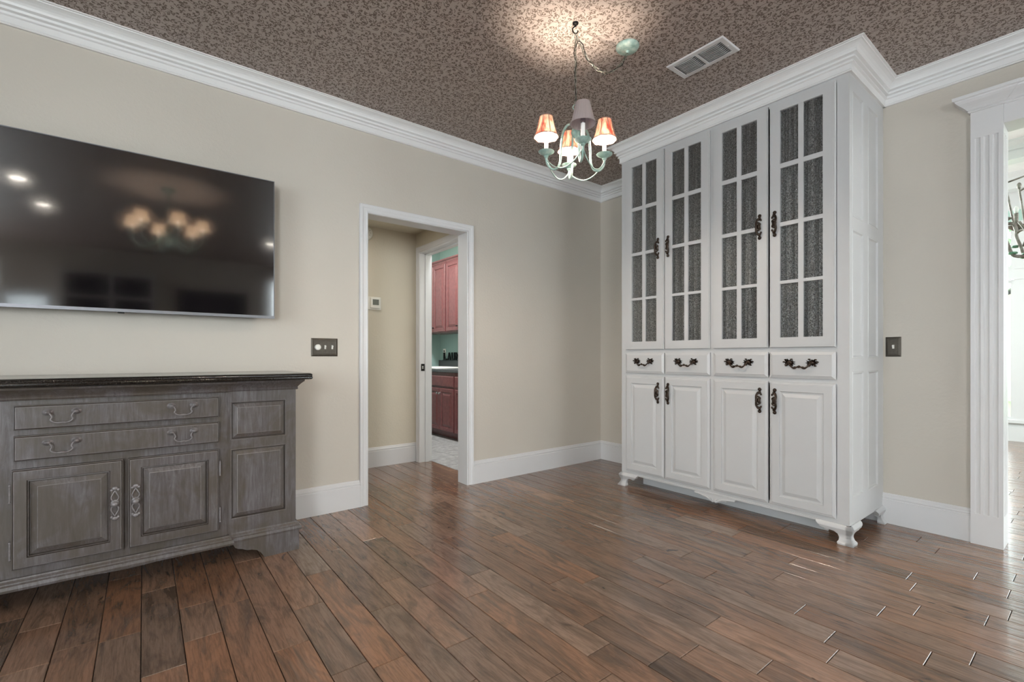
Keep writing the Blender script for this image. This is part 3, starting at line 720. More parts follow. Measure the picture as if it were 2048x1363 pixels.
# ------------------------------------------------------------------ cased opening to the sunroom
d3 = struct('door_3')
PXF = 3.67
bm = B()
fl = [0.468, 0.433, 0.398]
def flute_profile(c_list, a0, a1, depth=0.006, r=0.0115):
    pts = [(a0, 0)]
    for c in c_list:
        for k in range(7):
            t_ = -1+2*k/6; pts.append((c+t_*r, -depth*math.sqrt(max(0, 1-t_*t_))))
    pts.append((a1, 0)); return pts
pr = flute_profile([-f for f in fl], -0.497, -OY)
tfp = lambda a, d, z: Vector((PXF-d, -a, z))
def extr(bm, prof, tf, z0, z1):
    A = [bm.verts.new(tf(a, d, z0)) for a, d in prof]; Bv = [bm.verts.new(tf(a, d, z1)) for a, d in prof]
    for i in range(len(prof)-1): bm.faces.new((A[i], A[i+1], Bv[i+1], Bv[i]))
extr(bm, pr, tfp, 0.17, 2.27)
box(bm, PXF, XR+0.001, 0.367, 0.497, 0, 0.17); box(bm, PXF, XR+0.001, 0.367, 0.497, 2.27, 2.42)
box(bm, PXF+0.010, XR+0.001, 0.369, 0.497, 0.17, 2.27)
v = [bm.verts.new((x, 0.497, z)) for x, z in ((PXF, 0.17), (XR, 0.17), (XR, 2.27), (PXF, 2.27))]; bm.faces.new(v)
obj('pilaster', bm, 'white', d3, smooth=0.5)
bm = B()   # jamb face with flutes, facing -Y
pj = flute_profile([3.715, 3.757, 3.80], PXF, 3.845, 0.006, 0.011)
extr(bm, pj, lambda a, d, z: Vector((a, OY-d, z)), 0.17, 2.27)
box(bm, XR+0.001, 3.845, OY, OY+0.02, 0, 0.17); box(bm, XR+0.001, 3.845, OY, OY+0.02, 2.27, OZ+0.05)
box(bm, XR+0.002, 3.845, OY+0.008, OY+0.028, 0.17, 2.27)
obj('jamb', bm, 'white', d3, smooth=0.5)
bm = B(); box(bm, PXF+0.006, XR+0.14, OY2, OY-0.0005, OZ, 2.42); obj('lintel', bm, 'white', d3)
bm = B()
for y in (OY2-0.13,): box(bm, PXF, 3.845, y, OY2, 0, 2.42)
obj('pilaster', bm, 'white', d3)
ENT = [(0, 0), (0.006, 0), (0.010, 0.006), (0.008, 0.012), (0.014, 0.016), (0.018, 0.022), (0.030, 0.034), (0.046, 0.048), (0.056, 0.060), (0.058, 0.066), (0.066, 0.070), (0.068, 0.086), (0, 0.086)]
bm = B(); sweep(bm, [(PXF, OY2-0.13), (PXF, OY2), (PXF+0.006, OY2), (PXF+0.006, OY), (PXF, OY), (PXF, 0.497), (XR+0.0, 0.497)], ENT, tf_flat(2.418)); obj('cornice', bm, 'white', d3)

# ------------------------------------------------------------------ sunroom beyond
SXF, SYL, SYR, SH = 8.5, 3.9, -4.4, 3.05
wall_boxes('wall_sunroom_left', [(3.9, SXF, SYL, SYL+0.1, 0, SH)], 'sunwall')
wall_boxes('wall_sunroom_right', [(3.825, SXF, SYR-0.1, SYR, 0, SH)], 'sunwall')
wall_boxes('wall_sunroom_near', [(3.826, 3.840, OY+0.035, SYL, 0, SH), (3.826, 3.840, SYR, OY2-0.04, 0, SH), (3.826, 3.840, OY2-0.04, OY+0.035, OZ+0.11, SH)], 'sunwall')
bm = B(); box(bm, 3.83, SXF+0.1, SYR, SYL, SH+0.14, SH+0.2); sobj('ceiling_sunroom', bm, 'whiteceil')
sb_ = struct('trim_3')
for x in (4.5, 5.7, 6.9, 8.1):
    bm = B(); box(bm, x-0.09, x+0.09, SYR, SYL, SH-0.04, SH+0.14); sweep(bm, [(x-0.09, SYL), (x-0.09, SYR)], [(0, 0.14), (0, 0.06), (-0.015, 0.05), (-0.02, 0.09), (-0.06, 0.12), (-0.07, 0.14)], tf_flat(SH)); obj('ceiling_beam', bm, 'white', sb_)
for y in (-3.2, -1.6, 0.05, 1.7, 3.2):
    bm = B(); box(bm, 3.9, SXF, y-0.09, y+0.09, SH-0.035, SH+0.14); obj('ceiling_beam', bm, 'white', sb_)
# far window wall: posts, sills, transoms
PITCH = 1.25; y_post = [0.70-0.075-PITCH*k for k in range(-3, 5)]
wf = struct('wall_sunroom_front')
bm = B(); box(bm, SXF, SXF+0.12, SYR, SYL, 0, 0.255); box(bm, SXF-0.02, SXF, SYR, SYL, 0, 0.17); box(bm, SXF-0.035, SXF, SYR, SYL, 0.225, 0.262); box(bm, SXF, SXF+0.12, SYR, SYL, 2.02, 2.13); box(bm, SXF-0.02, SXF, SYR, SYL, 2.00, 2.04); box(bm, SXF-0.012, SXF+0.12, SYR, SYL, 2.86, 3.2)
obj('rail', bm, 'white', wf)
bm = B(); box(bm, SXF-0.002, SXF+0.12, SYR, SYL, 2.70, 2.99); obj('wall_band', bm, 'sunwall', wf)
for y in y_post:
    bm = B(); box(bm, SXF-0.01, SXF+0.12, y-0.13, y+0.13, 0.255, 2.02); box(bm, SXF-0.01, SXF+0.12, y-0.13, y+0.13, 2.13, 2.72); obj('post', bm, 'white', wf)
for i, (a, b) in enumerate(zip(y_post, y_post[1:])):
    wn = struct('window_%d' % (i+3))
    for z0, z1 in ((0.262, 2.0), (2.13, 2.70)):
        bm = B(); y0, y1 = b+0.13, a-0.13
        for q in ((y0, y0+0.035, z0, z1), (y1-0.035, y1, z0, z1), (y0+0.035, y1-0.035, z0, z0+0.035), (y0+0.035, y1-0.035, z1-0.035, z1)): box(bm, SXF+0.02, SXF+0.06, *q)
        fr_ = obj('frame', bm, 'white', wn)
        bm = B(); box(bm, SXF+0.036, SXF+0.04, y0+0.03, y1-0.03, z0+0.03, z1-0.03); obj('pane', bm, 'glass', fr_)
bm = B(); box(bm, 8.7, 60, -40, 40, -0.3, -0.2); o = sobj('ground_outside', bm, 'lawn')
th = thing('neighbour_house', (19, 3.2, -0.2), 'pale brick house wall with a gable seen through the sunroom window', 'house')
bm = B(); prism(bm, [(-2.0, -0.2), (3.0, -0.2), (3.0, 2.0), (0.5, 3.6), (-2.0, 2.0)], lambda u, v, n: Vector((19+n, u, v)), 0, 3); obj('wall', bm, 'extbrick', th)
bm = B(); prism(bm, [(-2.4, 1.85), (0.5, 3.75), (3.4, 1.85), (3.4, 2.0), (0.5, 3.95), (-2.4, 2.0)], lambda u, v, n: Vector((18.8+n, u, v)), 0, 3.4); obj('roof', bm, 'white', th)
th = thing('garden_tree', (14, -0.6, -0.2), 'bright leafy tree outside the sunroom windows', 'tree')
bm = B(); tube(bm, [(14, -0.6, -0.2), (14, -0.55, 1.6), (14, -0.5, 3.2)], [0.16, 0.13, 0.08]); obj('trunk', bm, 'extbrick', th)
bm = B(); rn = random.Random(4)
for k in range(900):
    c = Vector((14+rn.gauss(0, 0.9), 0.3+rn.gauss(0, 1.5), 4.0+rn.gauss(0, 0.9))); s = 0.10
    a = Vector((rn.uniform(-1, 1), rn.uniform(-1, 1), rn.uniform(-1, 1))).normalized(); b = a.orthogonal().normalized()
    bm.faces.new([bm.verts.new(c+a*s), bm.verts.new(c+b*s*0.5), bm.verts.new(c-a*s), bm.verts.new(c-b*s*0.5)])
o = obj('foliage', bm, 'leafgreen', th); o['kind'] = 'stuff'

# sunroom chandelier
ccx, ccy = 4.75, 0.172
sc = thing('sunroom_chandelier', (ccx, ccy, 3.15), 'pewter scrolled candle chandelier hanging in the bright sunroom', 'chandelier')
bm = B(); tube(bm, [(ccx, ccy, 3.1), (ccx, ccy, 2.60)], 0.006, 6); obj('stem', bm, 'pewter', sc)
bm = B(); lathe(bm, [(0.01, 2.70), (0.03, 2.66), (0.05, 2.60), (0.13, 2.57), (0.135, 2.555), (0.05, 2.54), (0.02, 2.48), (0.012, 2.3), (0.014, 2.05), (0.035, 1.95), (0.065, 1.88), (0.06, 1.84), (0.025, 1.78), (0.002, 1.74)], (ccx, ccy, 0), 14); obj('crown_plate', bm, 'pewter', sc, smooth=0.8)
for k in range(6):
    a = k*PI/3+math.pi/2-0.66; ca, sa = math.cos(a), math.sin(a)
    g = lambda r, z: (ccx+ca*r, ccy+sa*r, z-0.11)
    bm = B(); tube(bm, [g(0.31, 2.36), g(0.26, 2.02)], 0.006, 6); ball(bm, g(0.31, 2.38), 0.016, (0.8, 0.8, 1.6)); tube(bm, [g(0.31, 2.34), g(0.13, 2.40), g(0.11, 2.56)], 0.006, 6); obj('rod', bm, 'pewter', sc, smooth=1)
    bm = B(); pts = spline([g(0.06, 1.98), g(0.15, 1.86), g(0.26, 1.84), g(0.30, 1.94), g(0.33, 2.04), g(0.27, 2.06), g(0.25, 2.0)], 5); tube(bm, pts, 0.011, 7)
    tube(bm, spline([g(0.24, 2.07), g(0.20, 1.98), g(0.22, 1.90)], 4), 0.008, 6); ar = obj('arm', bm, 'pewter', sc, smooth=1)
    for j, (r, z) in enumerate(((0.14, 1.87), (0.20, 1.85), (0.27, 1.86), (0.33, 1.95))):
        bm = B(); ball(bm, g(r, z), 0.02, (1.4, 1.4, 0.5), 7); obj('leaf', bm, 'green_leaf', ar)
    bm = B(); lathe(bm, [(0.005, 2.06), (0.022, 2.07), (0.055, 2.095), (0.052, 2.10), (0.016, 2.09)], g(0.33, 0), 14); tube(bm, [g(0.33, 2.09), g(0.33, 2.19)], 0.013, 8); obj('candle_cup', bm, 'pewter', ar, smooth=0.8)
    bm = B(); ball(bm, g(0.33, 2.215), 0.014, (1, 1, 1.9)); obj('bulb', bm, 'candle', ar)

# ------------------------------------------------------------------ television
tv = thing('television', (-0.112, 3.17, 1.27), 'large flat black television with thin silver bezel mounted on the beige wall', 'television')
TX0, TX1, TZ0, TZ1, TY = -0.850, 0.624, 1.277, 2.107, 3.13
bm = B(); tw = tf_wall(TY)
loops(bm, tw, TX0, TX1, TZ0, TZ1, [(0, -0.012), (0, 0.0), (0.001, 0.001), (0.004, 0.001), (0.005, -0.002)], cap=False)
box(bm, TX0+0.001, TX1-0.001, TY-0.0015, TY+0.010, TZ0, TZ0+0.016)
obj('bezel', bm, 'silver', tv)
bm = B(); loops(bm, tw, TX0+0.004, TX1-0.004, TZ0+0.014, TZ1-0.004, [(0, -0.004), (0, -0.0015)]); obj('screen', bm, 'screen', tv)
bm = B(); box(bm, TX0+0.004, TX1-0.004, TY+0.008, TY+0.030, TZ0+0.004, TZ1-0.004, 0.004); box(bm, TX0+0.25, TX1-0.25, TY+0.03, TY+0.060, TZ0+0.03, TZ0+0.5, 0.006); obj('rear_housing', bm, 'black', tv)
bm = B(); box(bm, -0.3, 0.1, TY+0.06, YL, 1.5, 1.9); obj('wall_mount', bm, 'black', tv)
bm = B(); box(bm, -0.105, -0.077, TY-0.001, TY+0.008, TZ0-0.007, TZ0, 0.002); nb = obj('sensor', bm, 'black', tv)

# ------------------------------------------------------------------ sideboard
sd = thing('sideboard', (-0.063, 2.98, 0), 'grey-washed wooden sideboard with black granite top below the television', 'sideboard')
YB, YC = 2.765, 2.742        # bay face, centre face
XS0, XS1, XC0, XC1 = -0.781, 0.655, -0.456, 0.330
bm = B(); box(bm, XS0, XS1, YB, 3.225, 0.13, 0.925); box(bm, XC0, XC1, YC+0.007, YB+0.01, 0.13, 0.925); obj('body', bm, 'washed', sd)
# cornice under the top, following the breakfront
path = [(XS1, 3.225), (XS1, YB), (XC1, YB), (XC1, YC), (XC0, YC), (XC0, YB), (XS0, YB), (XS0, 3.225)]
path = path[::-1]
COR = [(0, 0), (0.008, 0), (0.012, 0.006), (0.009, 0.012), (0.012, 0.018), (0.022, 0.030), (0.032, 0.040), (0.038, 0.044), (0.040, 0.052), (0.036, 0.056), (0, 0.056)]
def flip(path): return [p for p in path]
bm = B(); sweep(bm, path[::-1], [(o_*-1*-1, h) for o_, h in COR], tf_flat(0.870)) if False else sweep(bm, path, [(-o_, h) for o_, h in COR], tf_flat(0.870)); obj('cornice', bm, 'washed', sd)
bm = B(); sweep(bm, path, [(-o_, h) for o_, h in [(0, 0), (0.026, 0), (0.028, 0.010), (0.024, 0.022), (0.018, 0.027), (0.017, 0.032), (0.010, 0.040), (0.008, 0.046), (0, 0.046)]], tf_flat(0.106)); obj('base_molding', bm, 'washed', sd)
# granite top with ogee edge
bm = B(); loops(bm, lambda u, v, n: Vector((u, v, 0.926+n)), XS0-0.062, XS1+0.062, 2.655, 3.245, [(0.020, 0), (0.006, 0.001), (0.001, 0.005), (0, 0.012), (0.003, 0.017), (0.001, 0.022), (0.003, 0.029), (0.010, 0.0335), (0.016, 0.034)], capback=True)
obj('granite_top', bm, 'granite', sd, smooth=0.9)
# drawers and doors
def bail_mesh():
    bm = B(); q = lambda x, z, n: (x, -n, z)
    for s in (-1, 1):
        x = s*0.044
        lathe(bm, [(0.0165, 0), (0.015, 0.003), (0.009, 0.005), (0.007, 0.012), (0.010, 0.017), (0.008, 0.024), (0.001, 0.027)], seg=12, tf=lambda v: Vector((x+v.x*1.1, -v.z, 0.012+v.y*0.85)))
    pts = spline([q(-0.044, 0.012, 0.020), q(-0.034, 0.004, 0.021), q(-0.030, -0.008, 0.022), q(-0.034, -0.018, 0.022), q(-0.026, -0.028, 0.022), q(-0.012, -0.032, 0.022), q(0, -0.031, 0.022), q(0.012, -0.032, 0.022), q(0.026, -0.028, 0.022), q(0.034, -0.018, 0.022), q(0.030, -0.008, 0.022), q(0.034, 0.004, 0.021), q(0.044, 0.012, 0.020)], 3)
    tube(bm, pts, [0.0028+0.0012*(1 if 16 <= i <= 20 else 0) for i in range(len(pts))], 6)
    me = bpy.data.meshes.new('pull'); bm.to_mesh(me); bm.free(); me.materials.append(M['washed_metal']); me.polygons.foreach_set('use_smooth', [True]*len(me.polygons)); return me
def doorpull_mesh():
    bm = B(); q = lambda x, z, n: (x, -n, z)
    for s in (1, -1):
        ball(bm, q(0, s*0.066, 0.003), 0.010, (1.2, 0.4, 0.9), 8)
        for dx in (-0.011, 0.011): ball(bm, q(dx, s*0.060, 0.003), 0.006, (1, 0.5, 1), 8)
        for m in (-1, 1): tube(bm, spline([q(0, s*0.056, 0.003), q(m*0.006, s*0.044, 0.003), q(m*0.013, s*0.028, 0.003), q(m*0.010, s*0.016, 0.003), q(0, s*0.010, 0.003)], 4), 0.0028, 6)
    ball(bm, q(0, 0, 0.002), 0.017, (1, 0.25, 1), 10); ball(bm, q(0, 0, 0.020), 0.0135, (1, 0.8, 1), 12); tube(bm, [q(0, 0, 0), q(0, 0, 0.015)], 0.006, 8)
    me = bpy.data.meshes.new('pull'); bm.to_mesh(me); bm.free(); me.materials.append(M['washed_metal']); me.polygons.foreach_set('use_smooth', [True]*len(me.polygons)); return me
BM_, DM_ = bail_mesh(), doorpull_mesh()
tc = tf_wall(YC)
for z0, z1, zp in ((0.750, 0.850, 0.806), (0.624, 0.726, 0.682)):
    bm = B(); loops(bm, tc, -0.414, 0.294, z0, z1, [(0, -0.007), (0, 0.012), (0.003, 0.013), (0.006, 0.018), (0.008, 0.019)], capback=True, mi={0: 1, 2: 1, 3: 2}); dr = obj('drawer', bm, 'washed', sd, extra=('glaze', 'rubbed'))
    for x in (-0.269, 0.147): obj('pull', BM_, None, dr, at=(x, YC-0.019, zp))
RPS = [(0, -0.007), (0, 0.012), (0.003, 0.013), (0.006, 0.018), (0.008, 0.019), (0.044, 0.019), (0.047, 0.013), (0.049, 0.014), (0.051, 0.006), (0.054, 0.006), (0.074, 0.014), (0.076, 0.016)]
for x0, x1, px, hx in ((-0.419, -0.072, -0.100, -0.424), (-0.054, 0.293, -0.028, 0.298)):
    bm = B(); loops(bm, tc, x0, x1, 0.187, 0.590, RPS, capback=True, mi={0: 1, 2: 1, 3: 2, 5: 1, 6: 2, 7: 1, 8: 1, 10: 2}); dd = obj('door', bm, 'washed', sd, extra=('glaze', 'rubbed'))
    obj('pull', DM_, None, dd, at=(px, YC-0.019, 0.400))
    for z in (0.265, 0.495):
        bm = B(); tube(bm, [(hx, YC-0.012, z-0.030), (hx, YC-0.012, z+0.030)], 0.0035, 8)
        for e in (-0.034, 0.034): ball(bm, (hx, YC-0.012, z+e), 0.0042)
        obj('hinge', bm, 'washed_metal', dd)
RPB = [(-0.006, 0), (-0.004, 0.003), (0.0, 0.001), (0.002, -0.006), (0.005, -0.006), (0.024, 0.002), (0.026, 0.003)]
for x0, x1 in ((0.352, 0.601), (-0.727, -0.478)):
    for z0, z1 in ((0.630, 0.813), (0.228, 0.573)):
        bm = B(); loops(bm, lambda u, v, n: Vector((u, YB-n-0.0065, v)), x0, x1, z0, z1, RPB, mi={0: 2, 2: 1, 3: 1, 5: 2}); obj('bay_panel', bm, 'washed', sd, extra=('glaze', 'rubbed'))
# bays need a frame proud of the recessed panels
for xa, xb, x0, x1 in ((XC1, XS1, 0.352, 0.601), (XS0, XC0, -0.727, -0.478)):
    bm = B(); n = 0.008
    for q in ((xa, x0, 0.151, 0.871), (x1, xb, 0.151, 0.871), (x0, x1, 0.151, 0.228), (x0, x1, 0.573, 0.630), (x0, x1, 0.813, 0.871)): box(bm, q[0], q[1], YB-n, YB+0.002, q[2], q[3])
    obj('bay_frame', bm, 'washed', sd)
# bracket feet: right front, left front, side returns
def sb_foot(s, xc):
    # xc outer x; s=-1 goes to -x
    o_ = [(0, 0), (0.170, 0), (0.176, 0.012), (0.188, 0.030), (0.206, 0.046), (0.228, 0.054), (0.248, 0.056), (0.262, 0.062), (0.272, 0.068), (0.290, 0.072), (0.304, 0.082), (0.310, 0.094), (0.312, 0.108), (0, 0.108)]
    bm = B(); prism(bm, [(xc+s*u, v) for u, v in o_], tf_wall(2.745), 0.006, -0.014)
    prism(bm, [(0, 0), (0.11, 0), (0.13, 0.05), (0.16, 0.075), (0.17, 0.108), (0, 0.108)], lambda u, v, n: Vector((xc+s*n, 2.745+u, v)), 0.0, 0.018)
    return obj('foot', bm, 'washed', sd)
sb_foot(-1, 0.668); sb_foot(1, -0.794)
for x in (0.655, -0.781):
    bm = B(); box(bm, x-0.02 if x > 0 else x, x if x > 0 else x+0.02, 3.10, 3.22, 0, 0.13); obj('rear_foot', bm, 'washed', sd)
bm = B(); pd = [(-0.30, 0.110), (-0.26, 0.106), (-0.20, 0.101), (-0.16, 0.095), (-0.10, 0.092), (-0.063, 0.091), (-0.02, 0.092), (0.04, 0.095), (0.08, 0.101), (0.14, 0.106), (0.17, 0.110)]
prism(bm, pd, tf_wall(2.745), 0.0, -0.018); obj('apron', bm, 'washed', sd)

# ------------------------------------------------------------------ switch plates
t = thing('triple_switch_plate', (0.952, YL, 1.11), 'dark bronze three-gang switch plate with dimmer knob on the beige wall', 'switch')
tw = tf_wall(YL)
bm = B(); loops(bm, tw, 0.867, 1.038, 1.050, 1.170, [(0, 0), (0, 0.002), (0.008, 0.0055), (0.014, 0.006), (0.016, 0.0045), (0.018, 0.0045)]); obj('plate', bm, 'plate', t)
bm = B(); rr = lathe(bm, [(0.020, 0), (0.020, 0.008), (0.017, 0.014), (0.012, 0.016)], seg=18, tf=lambda v: Vector((0.908+v.x, YL-0.0045-v.z, 1.110+v.y))); bm.faces.new(rr[-1]); obj('dimmer_knob', bm, 'plastic', t, smooth=0.6)
for x in (0.956, 1.002):
    bm = B(); box(bm, x-0.0055, x+0.0055, YL-0.007, YL-0.004, 1.098, 1.124, 0.001); box(bm, x-0.0045, x+0.0045, YL-0.016, YL-0.006, 1.112, 1.120, 0.001); obj('toggle', bm, 'plastic', t)
for x in (0.908, 0.956, 1.002):
    for z in (1.080, 1.141):
        bm = B(); ball(bm, (x, YL-0.005, z), 0.003, (1, 0.4, 1), 6); obj('screw', bm, 'plate', t)
t = thing('single_switch_plate', (XR, 0.852, 1.109), 'dark bronze single switch plate on the wall beside the white hutch', 'switch')
bm = B(); loops(bm, X_tf(XR), -0.890, -0.812, 1.048, 1.171, [(0, 0), (0, 0.002), (0.008, 0.0055), (0.014, 0.006), (0.016, 0.0045), (0.018, 0.0045)]); obj('plate', bm, 'plate', t)
bm = B(); box(bm, XR-0.007, XR-0.004, 0.8455, 0.8565, 1.098, 1.122, 0.001); box(bm, XR-0.016, XR-0.006, 0.8465, 0.8555, 1.110, 1.119, 0.001); obj('toggle', bm, 'plastic', t)
for z in (1.080, 1.139):
    bm = B(); ball(bm, (XR-0.005, 0.851, z), 0.003, (0.4, 1, 1), 6); obj('screw', bm, 'plate', t)

# ------------------------------------------------------------------ ceiling vent
vt = thing('ceiling_vent', (2.526, 1.456, HC), 'white rectangular louvred air vent in the wallpapered ceiling', 'vent')
vx0, vx1, vy0, vy1 = 2.431, 2.621, 1.283, 1.630
tvv = lambda u, v, n: Vector((u, v, HC-n))
bm = B()
loops(bm, tvv, vx0, vx1, vy0, vy1, [(0, 0), (0.004, 0.006), (0.008, 0.007), (0.030, 0.007), (0.032, 0.004)], cap=False)
box(bm, vx0+0.03, vx1-0.03, (vy0+vy1)/2-0.006, (vy0+vy1)/2+0.006, HC-0.008, HC-0.001)
for (x, y) in ((2.526, vy0+0.02), (2.526, vy1-0.02)): ball(bm, (x, y, HC-0.007), 0.004, seg=6)
obj('frame', bm, 'white', vt)
bm = B(); box(bm, vx0+0.028, vx1-0.028, vy0+0.028, vy1-0.028, HC-0.0012, HC-0.0004); obj('duct_opening', bm, 'duct', vt)
NS = 9
bm = B(); L = (vy1-vy0)/2-0.036-0.006; K = 6; prev = None
for k in range(K+1):
    y = -L/2+L*k/K; dip = 0.010*(1 if 0 < k < K else 0.1)
    cur = [bm.verts.new((x_, y, z_)) for x_, z_ in ((-0.0045, 0), (-0.0040, 0), (0.0045-0.001, -dip), (0.0050-0.001, -dip))]
    cur = [bm.verts.new((0.0025, y, -0.0005)), bm.verts.new((-0.0030, y, -0.0005-dip)), bm.verts.new((-0.0012, y, -0.0008-dip)), bm.verts.new((0.0045, y, -0.0005))]
    if prev:
        for i in range(4): bm.faces.new((prev[i], prev[(i+1) % 4], cur[(i+1) % 4], cur[i]))
    else: bm.faces.new(cur)
    prev = cur
bm.faces.new(prev[::-1])
for v in [v for v in bm.verts if not v.link_faces]: bm.verts.remove(v)
SM = None
for cy in ((vy0+(vy1-vy0)*0.5-0.006-L/2-0.001), ((vy0+vy1)/2+0.006+L/2+0.001)):
    for k in range(NS):
        x = vx0+0.037+(vx1-vx0-0.074)*k/(NS-1)
        if SM is None:
            o = obj('slat', bm, 'white', vt, at=(x, cy, HC-0.001)); SM = o.data
        else: obj('slat', SM, None, vt, at=(x, cy, HC-0.001))

# ------------------------------------------------------------------ chandeliers
def bobeche(bm, c):
    lathe(bm, [(0.004, -0.030), (0.008, -0.026), (0.012, -0.020), (0.010, -0.016), (0.020, -0.010), (0.040, 0.002), (0.041, 0.005), (0.036, 0.004), (0.015, -0.002), (0.002, -0.002)], c, 24)
def shade_bm(c, pleats=False, rb=0.061, rt=0.034, h=0.101):
    bm = B(); N = 8; seg = 96 if pleats else 48
    rings = []
    for j in range(N+1):
        v = j/N; r = rb+(rt-rb)*(v**0.85) - (0 if pleats else 0.004*math.sin(PI*v)); ring = []
        for k in range(seg):
            a = 2*PI*k/seg
            rr = r*(1+(0.018*math.cos(24*a*1.0) if pleats else 0.016*abs(math.cos(4*a))-0.010))
            drop = 0 if pleats else 0.004*abs(math.cos(4*a))*(1-v)
            ring.append(bm.verts.new((c[0]+rr*math.cos(a), c[1]+rr*math.sin(a), c[2]+h*v-drop)))
        rings.append(ring)
    for a, b in zip(rings, rings[1:]):
        for k in range(seg): bm.faces.new((a[k], a[(k+1) % seg], b[(k+1) % seg], b[k]))
    return bm
def bulb_light(name, p, power):
    d = bpy.data.lights.new(name, 'POINT'); d.energy = power; d.color = (1.0, 0.88, 0.74); d.shadow_soft_size = 0.018
    o = bpy.data.objects.new(name, d); C.objects.link(o); o.location = p; return o

CX_, CY_ = 1.746, 1.702
chd = thing('chandelier', (CX_, CY_, HC), 'verdigris four-arm chandelier with small fabric shades on a swagged chain', 'chandelier')
bm = B(); lathe(bm, [(0.016, 0), (0.015, -0.006), (0.006, -0.010), (0.005, -0.018)], (CX_, CY_, HC), 12)
tube(bm, spline([(CX_, CY_, HC-0.015), (CX_-0.012, CY_+0.010, HC-0.030), (CX_-0.006, CY_+0.006, HC-0.050), (CX_+0.006, CY_-0.004, HC-0.052), (CX_+0.010, CY_-0.008, HC-0.040)], 5), 0.0035, 7); obj('ceiling_hook', bm, 'black', chd, smooth=1)
can_c = Vector((2.102, 1.652, HC))
bm = B(); rr = lathe(bm, [(0.062, 0), (0.063, -0.008), (0.056, -0.018), (0.035, -0.026), (0.012, -0.029), (0.008, -0.040)], can_c, 32); bm.faces.new(rr[-1]); obj('canopy', bm, 'verdigris', chd, smooth=0.9)
# one chain link mesh, copied
def link_mesh():
    bm = B(); pts = []
    for k in range(16):
        a = 2*PI*k/16; pts.append(Vector((0.0065*math.cos(a), 0, 0.0165*math.sin(a))))
    seg = 5; rings = []
    for k in range(16):
        d = (pts[(k+1) % 16]-pts[k-1]).normalized(); s = d.cross(Vector((0, 1, 0))).normalized()
        rings.append([bm.verts.new(pts[k]+(s*math.cos(2*PI*j/seg)+Vector((0, 1, 0))*math.sin(2*PI*j/seg))*0.0018) for j in range(seg)])
    for k in range(16):
        a, b = rings[k], rings[(k+1) % 16]
        for j in range(seg): bm.faces.new((a[j], a[(j+1) % seg], b[(j+1) % seg], b[j]))
    me = bpy.data.meshes.new('chain_link'); bm.to_mesh(me); bm.free(); me.materials.append(M['verdichain']); me.polygons.foreach_set('use_smooth', [True]*len(me.polygons)); return me
LM = link_mesh()
def chain(points):
    P = [Vector(p) for p in points]; acc = [0]
    for a, b in zip(P, P[1:]): acc.append(acc[-1]+(b-a).length)
    n = max(1, round(acc[-1]/0.0275))
    for i in range(n):
        s = (i+0.5)*acc[-1]/n; j = max(0, min(len(P)-2, next((k-1 for k in range(len(acc)) if acc[k] > s), len(P)-2)))
        t_ = (s-acc[j])/(acc[j+1]-acc[j]); p = P[j].lerp(P[j+1], t_); d = (P[j+1]-P[j]).normalized()
        q = d.to_track_quat('Z', 'Y').to_matrix().to_4x4() @ Matrix.Rotation((PI/2)*(i % 2)+0.4, 4, 'Z')
        o = bpy.data.objects.new('chain_link', LM); C.objects.link(o); o.parent = chd; o.location = p-ORG[chd.name]; o.rotation_euler = q.to_euler()
ZR = 2.315
hook_b = Vector((CX_, CY_, HC-0.055))
chain([hook_b, (CX_, CY_, ZR+0.02)])
e = can_c+Vector((0, 0, -0.042)); h0 = hook_b
swag = []
for k in range(25):
    t_ = k/24; p = h0.lerp(e, t_); p.z = h0.z*(1-t_)+e.z*t_-0.60*t_*(1-t_)*(1.0); swag.append(p)
chain(swag)
bm = B(); cp = [(CX_+0.006, CY_, ZR+0.01)]
for k in range(1, 13):
    cp.append((CX_+0.007*math.sin(k*1.7), CY_+0.006*math.cos(k*1.3), ZR+0.02+(HC-0.12-ZR)*k/12))
cp += [(CX_+0.02, CY_-0.005, HC-0.088), (CX_+0.045, CY_-0.01, HC-0.10)]
for k in range(5, 25, 2):
    p = swag[k]; cp.append((p.x+0.006*math.sin(k*1.9), p.y+0.006*math.cos(k*1.4), p.z+0.007*math.sin(k*2.3)))
tube(bm, spline(cp, 4), 0.0023, 6); obj('cord', bm, 'black', chd, smooth=3)
bm = B(); lathe(bm, [(0.001, ZR+0.0), (0.004, ZR-0.01), (0.010, ZR-0.018), (0.006, ZR-0.030), (0.013, ZR-0.045), (0.020, ZR-0.070), (0.016, ZR-0.095), (0.024, ZR-0.118), (0.018, ZR-0.135), (0.001, ZR-0.150)], (CX_, CY_, 0), 18)
rg = [(CX_+0.014*math.cos(a)*cR.x, CY_+0.014*math.cos(a)*cR.y, ZR+0.012+0.014*math.sin(a)) for a in [2*PI*k/14 for k in range(15)]]
tube(bm, rg, 0.0022, 6, False); obj('column', bm, 'verdigris', chd, smooth=0.9)
ZBOB = 2.088; RA = 0.152
base_a = math.atan2(cF.y, cF.x)+0.10
angs = [base_a+PI/2, base_a, base_a-PI/2, base_a+PI]   # left, back, right, near
tips = []
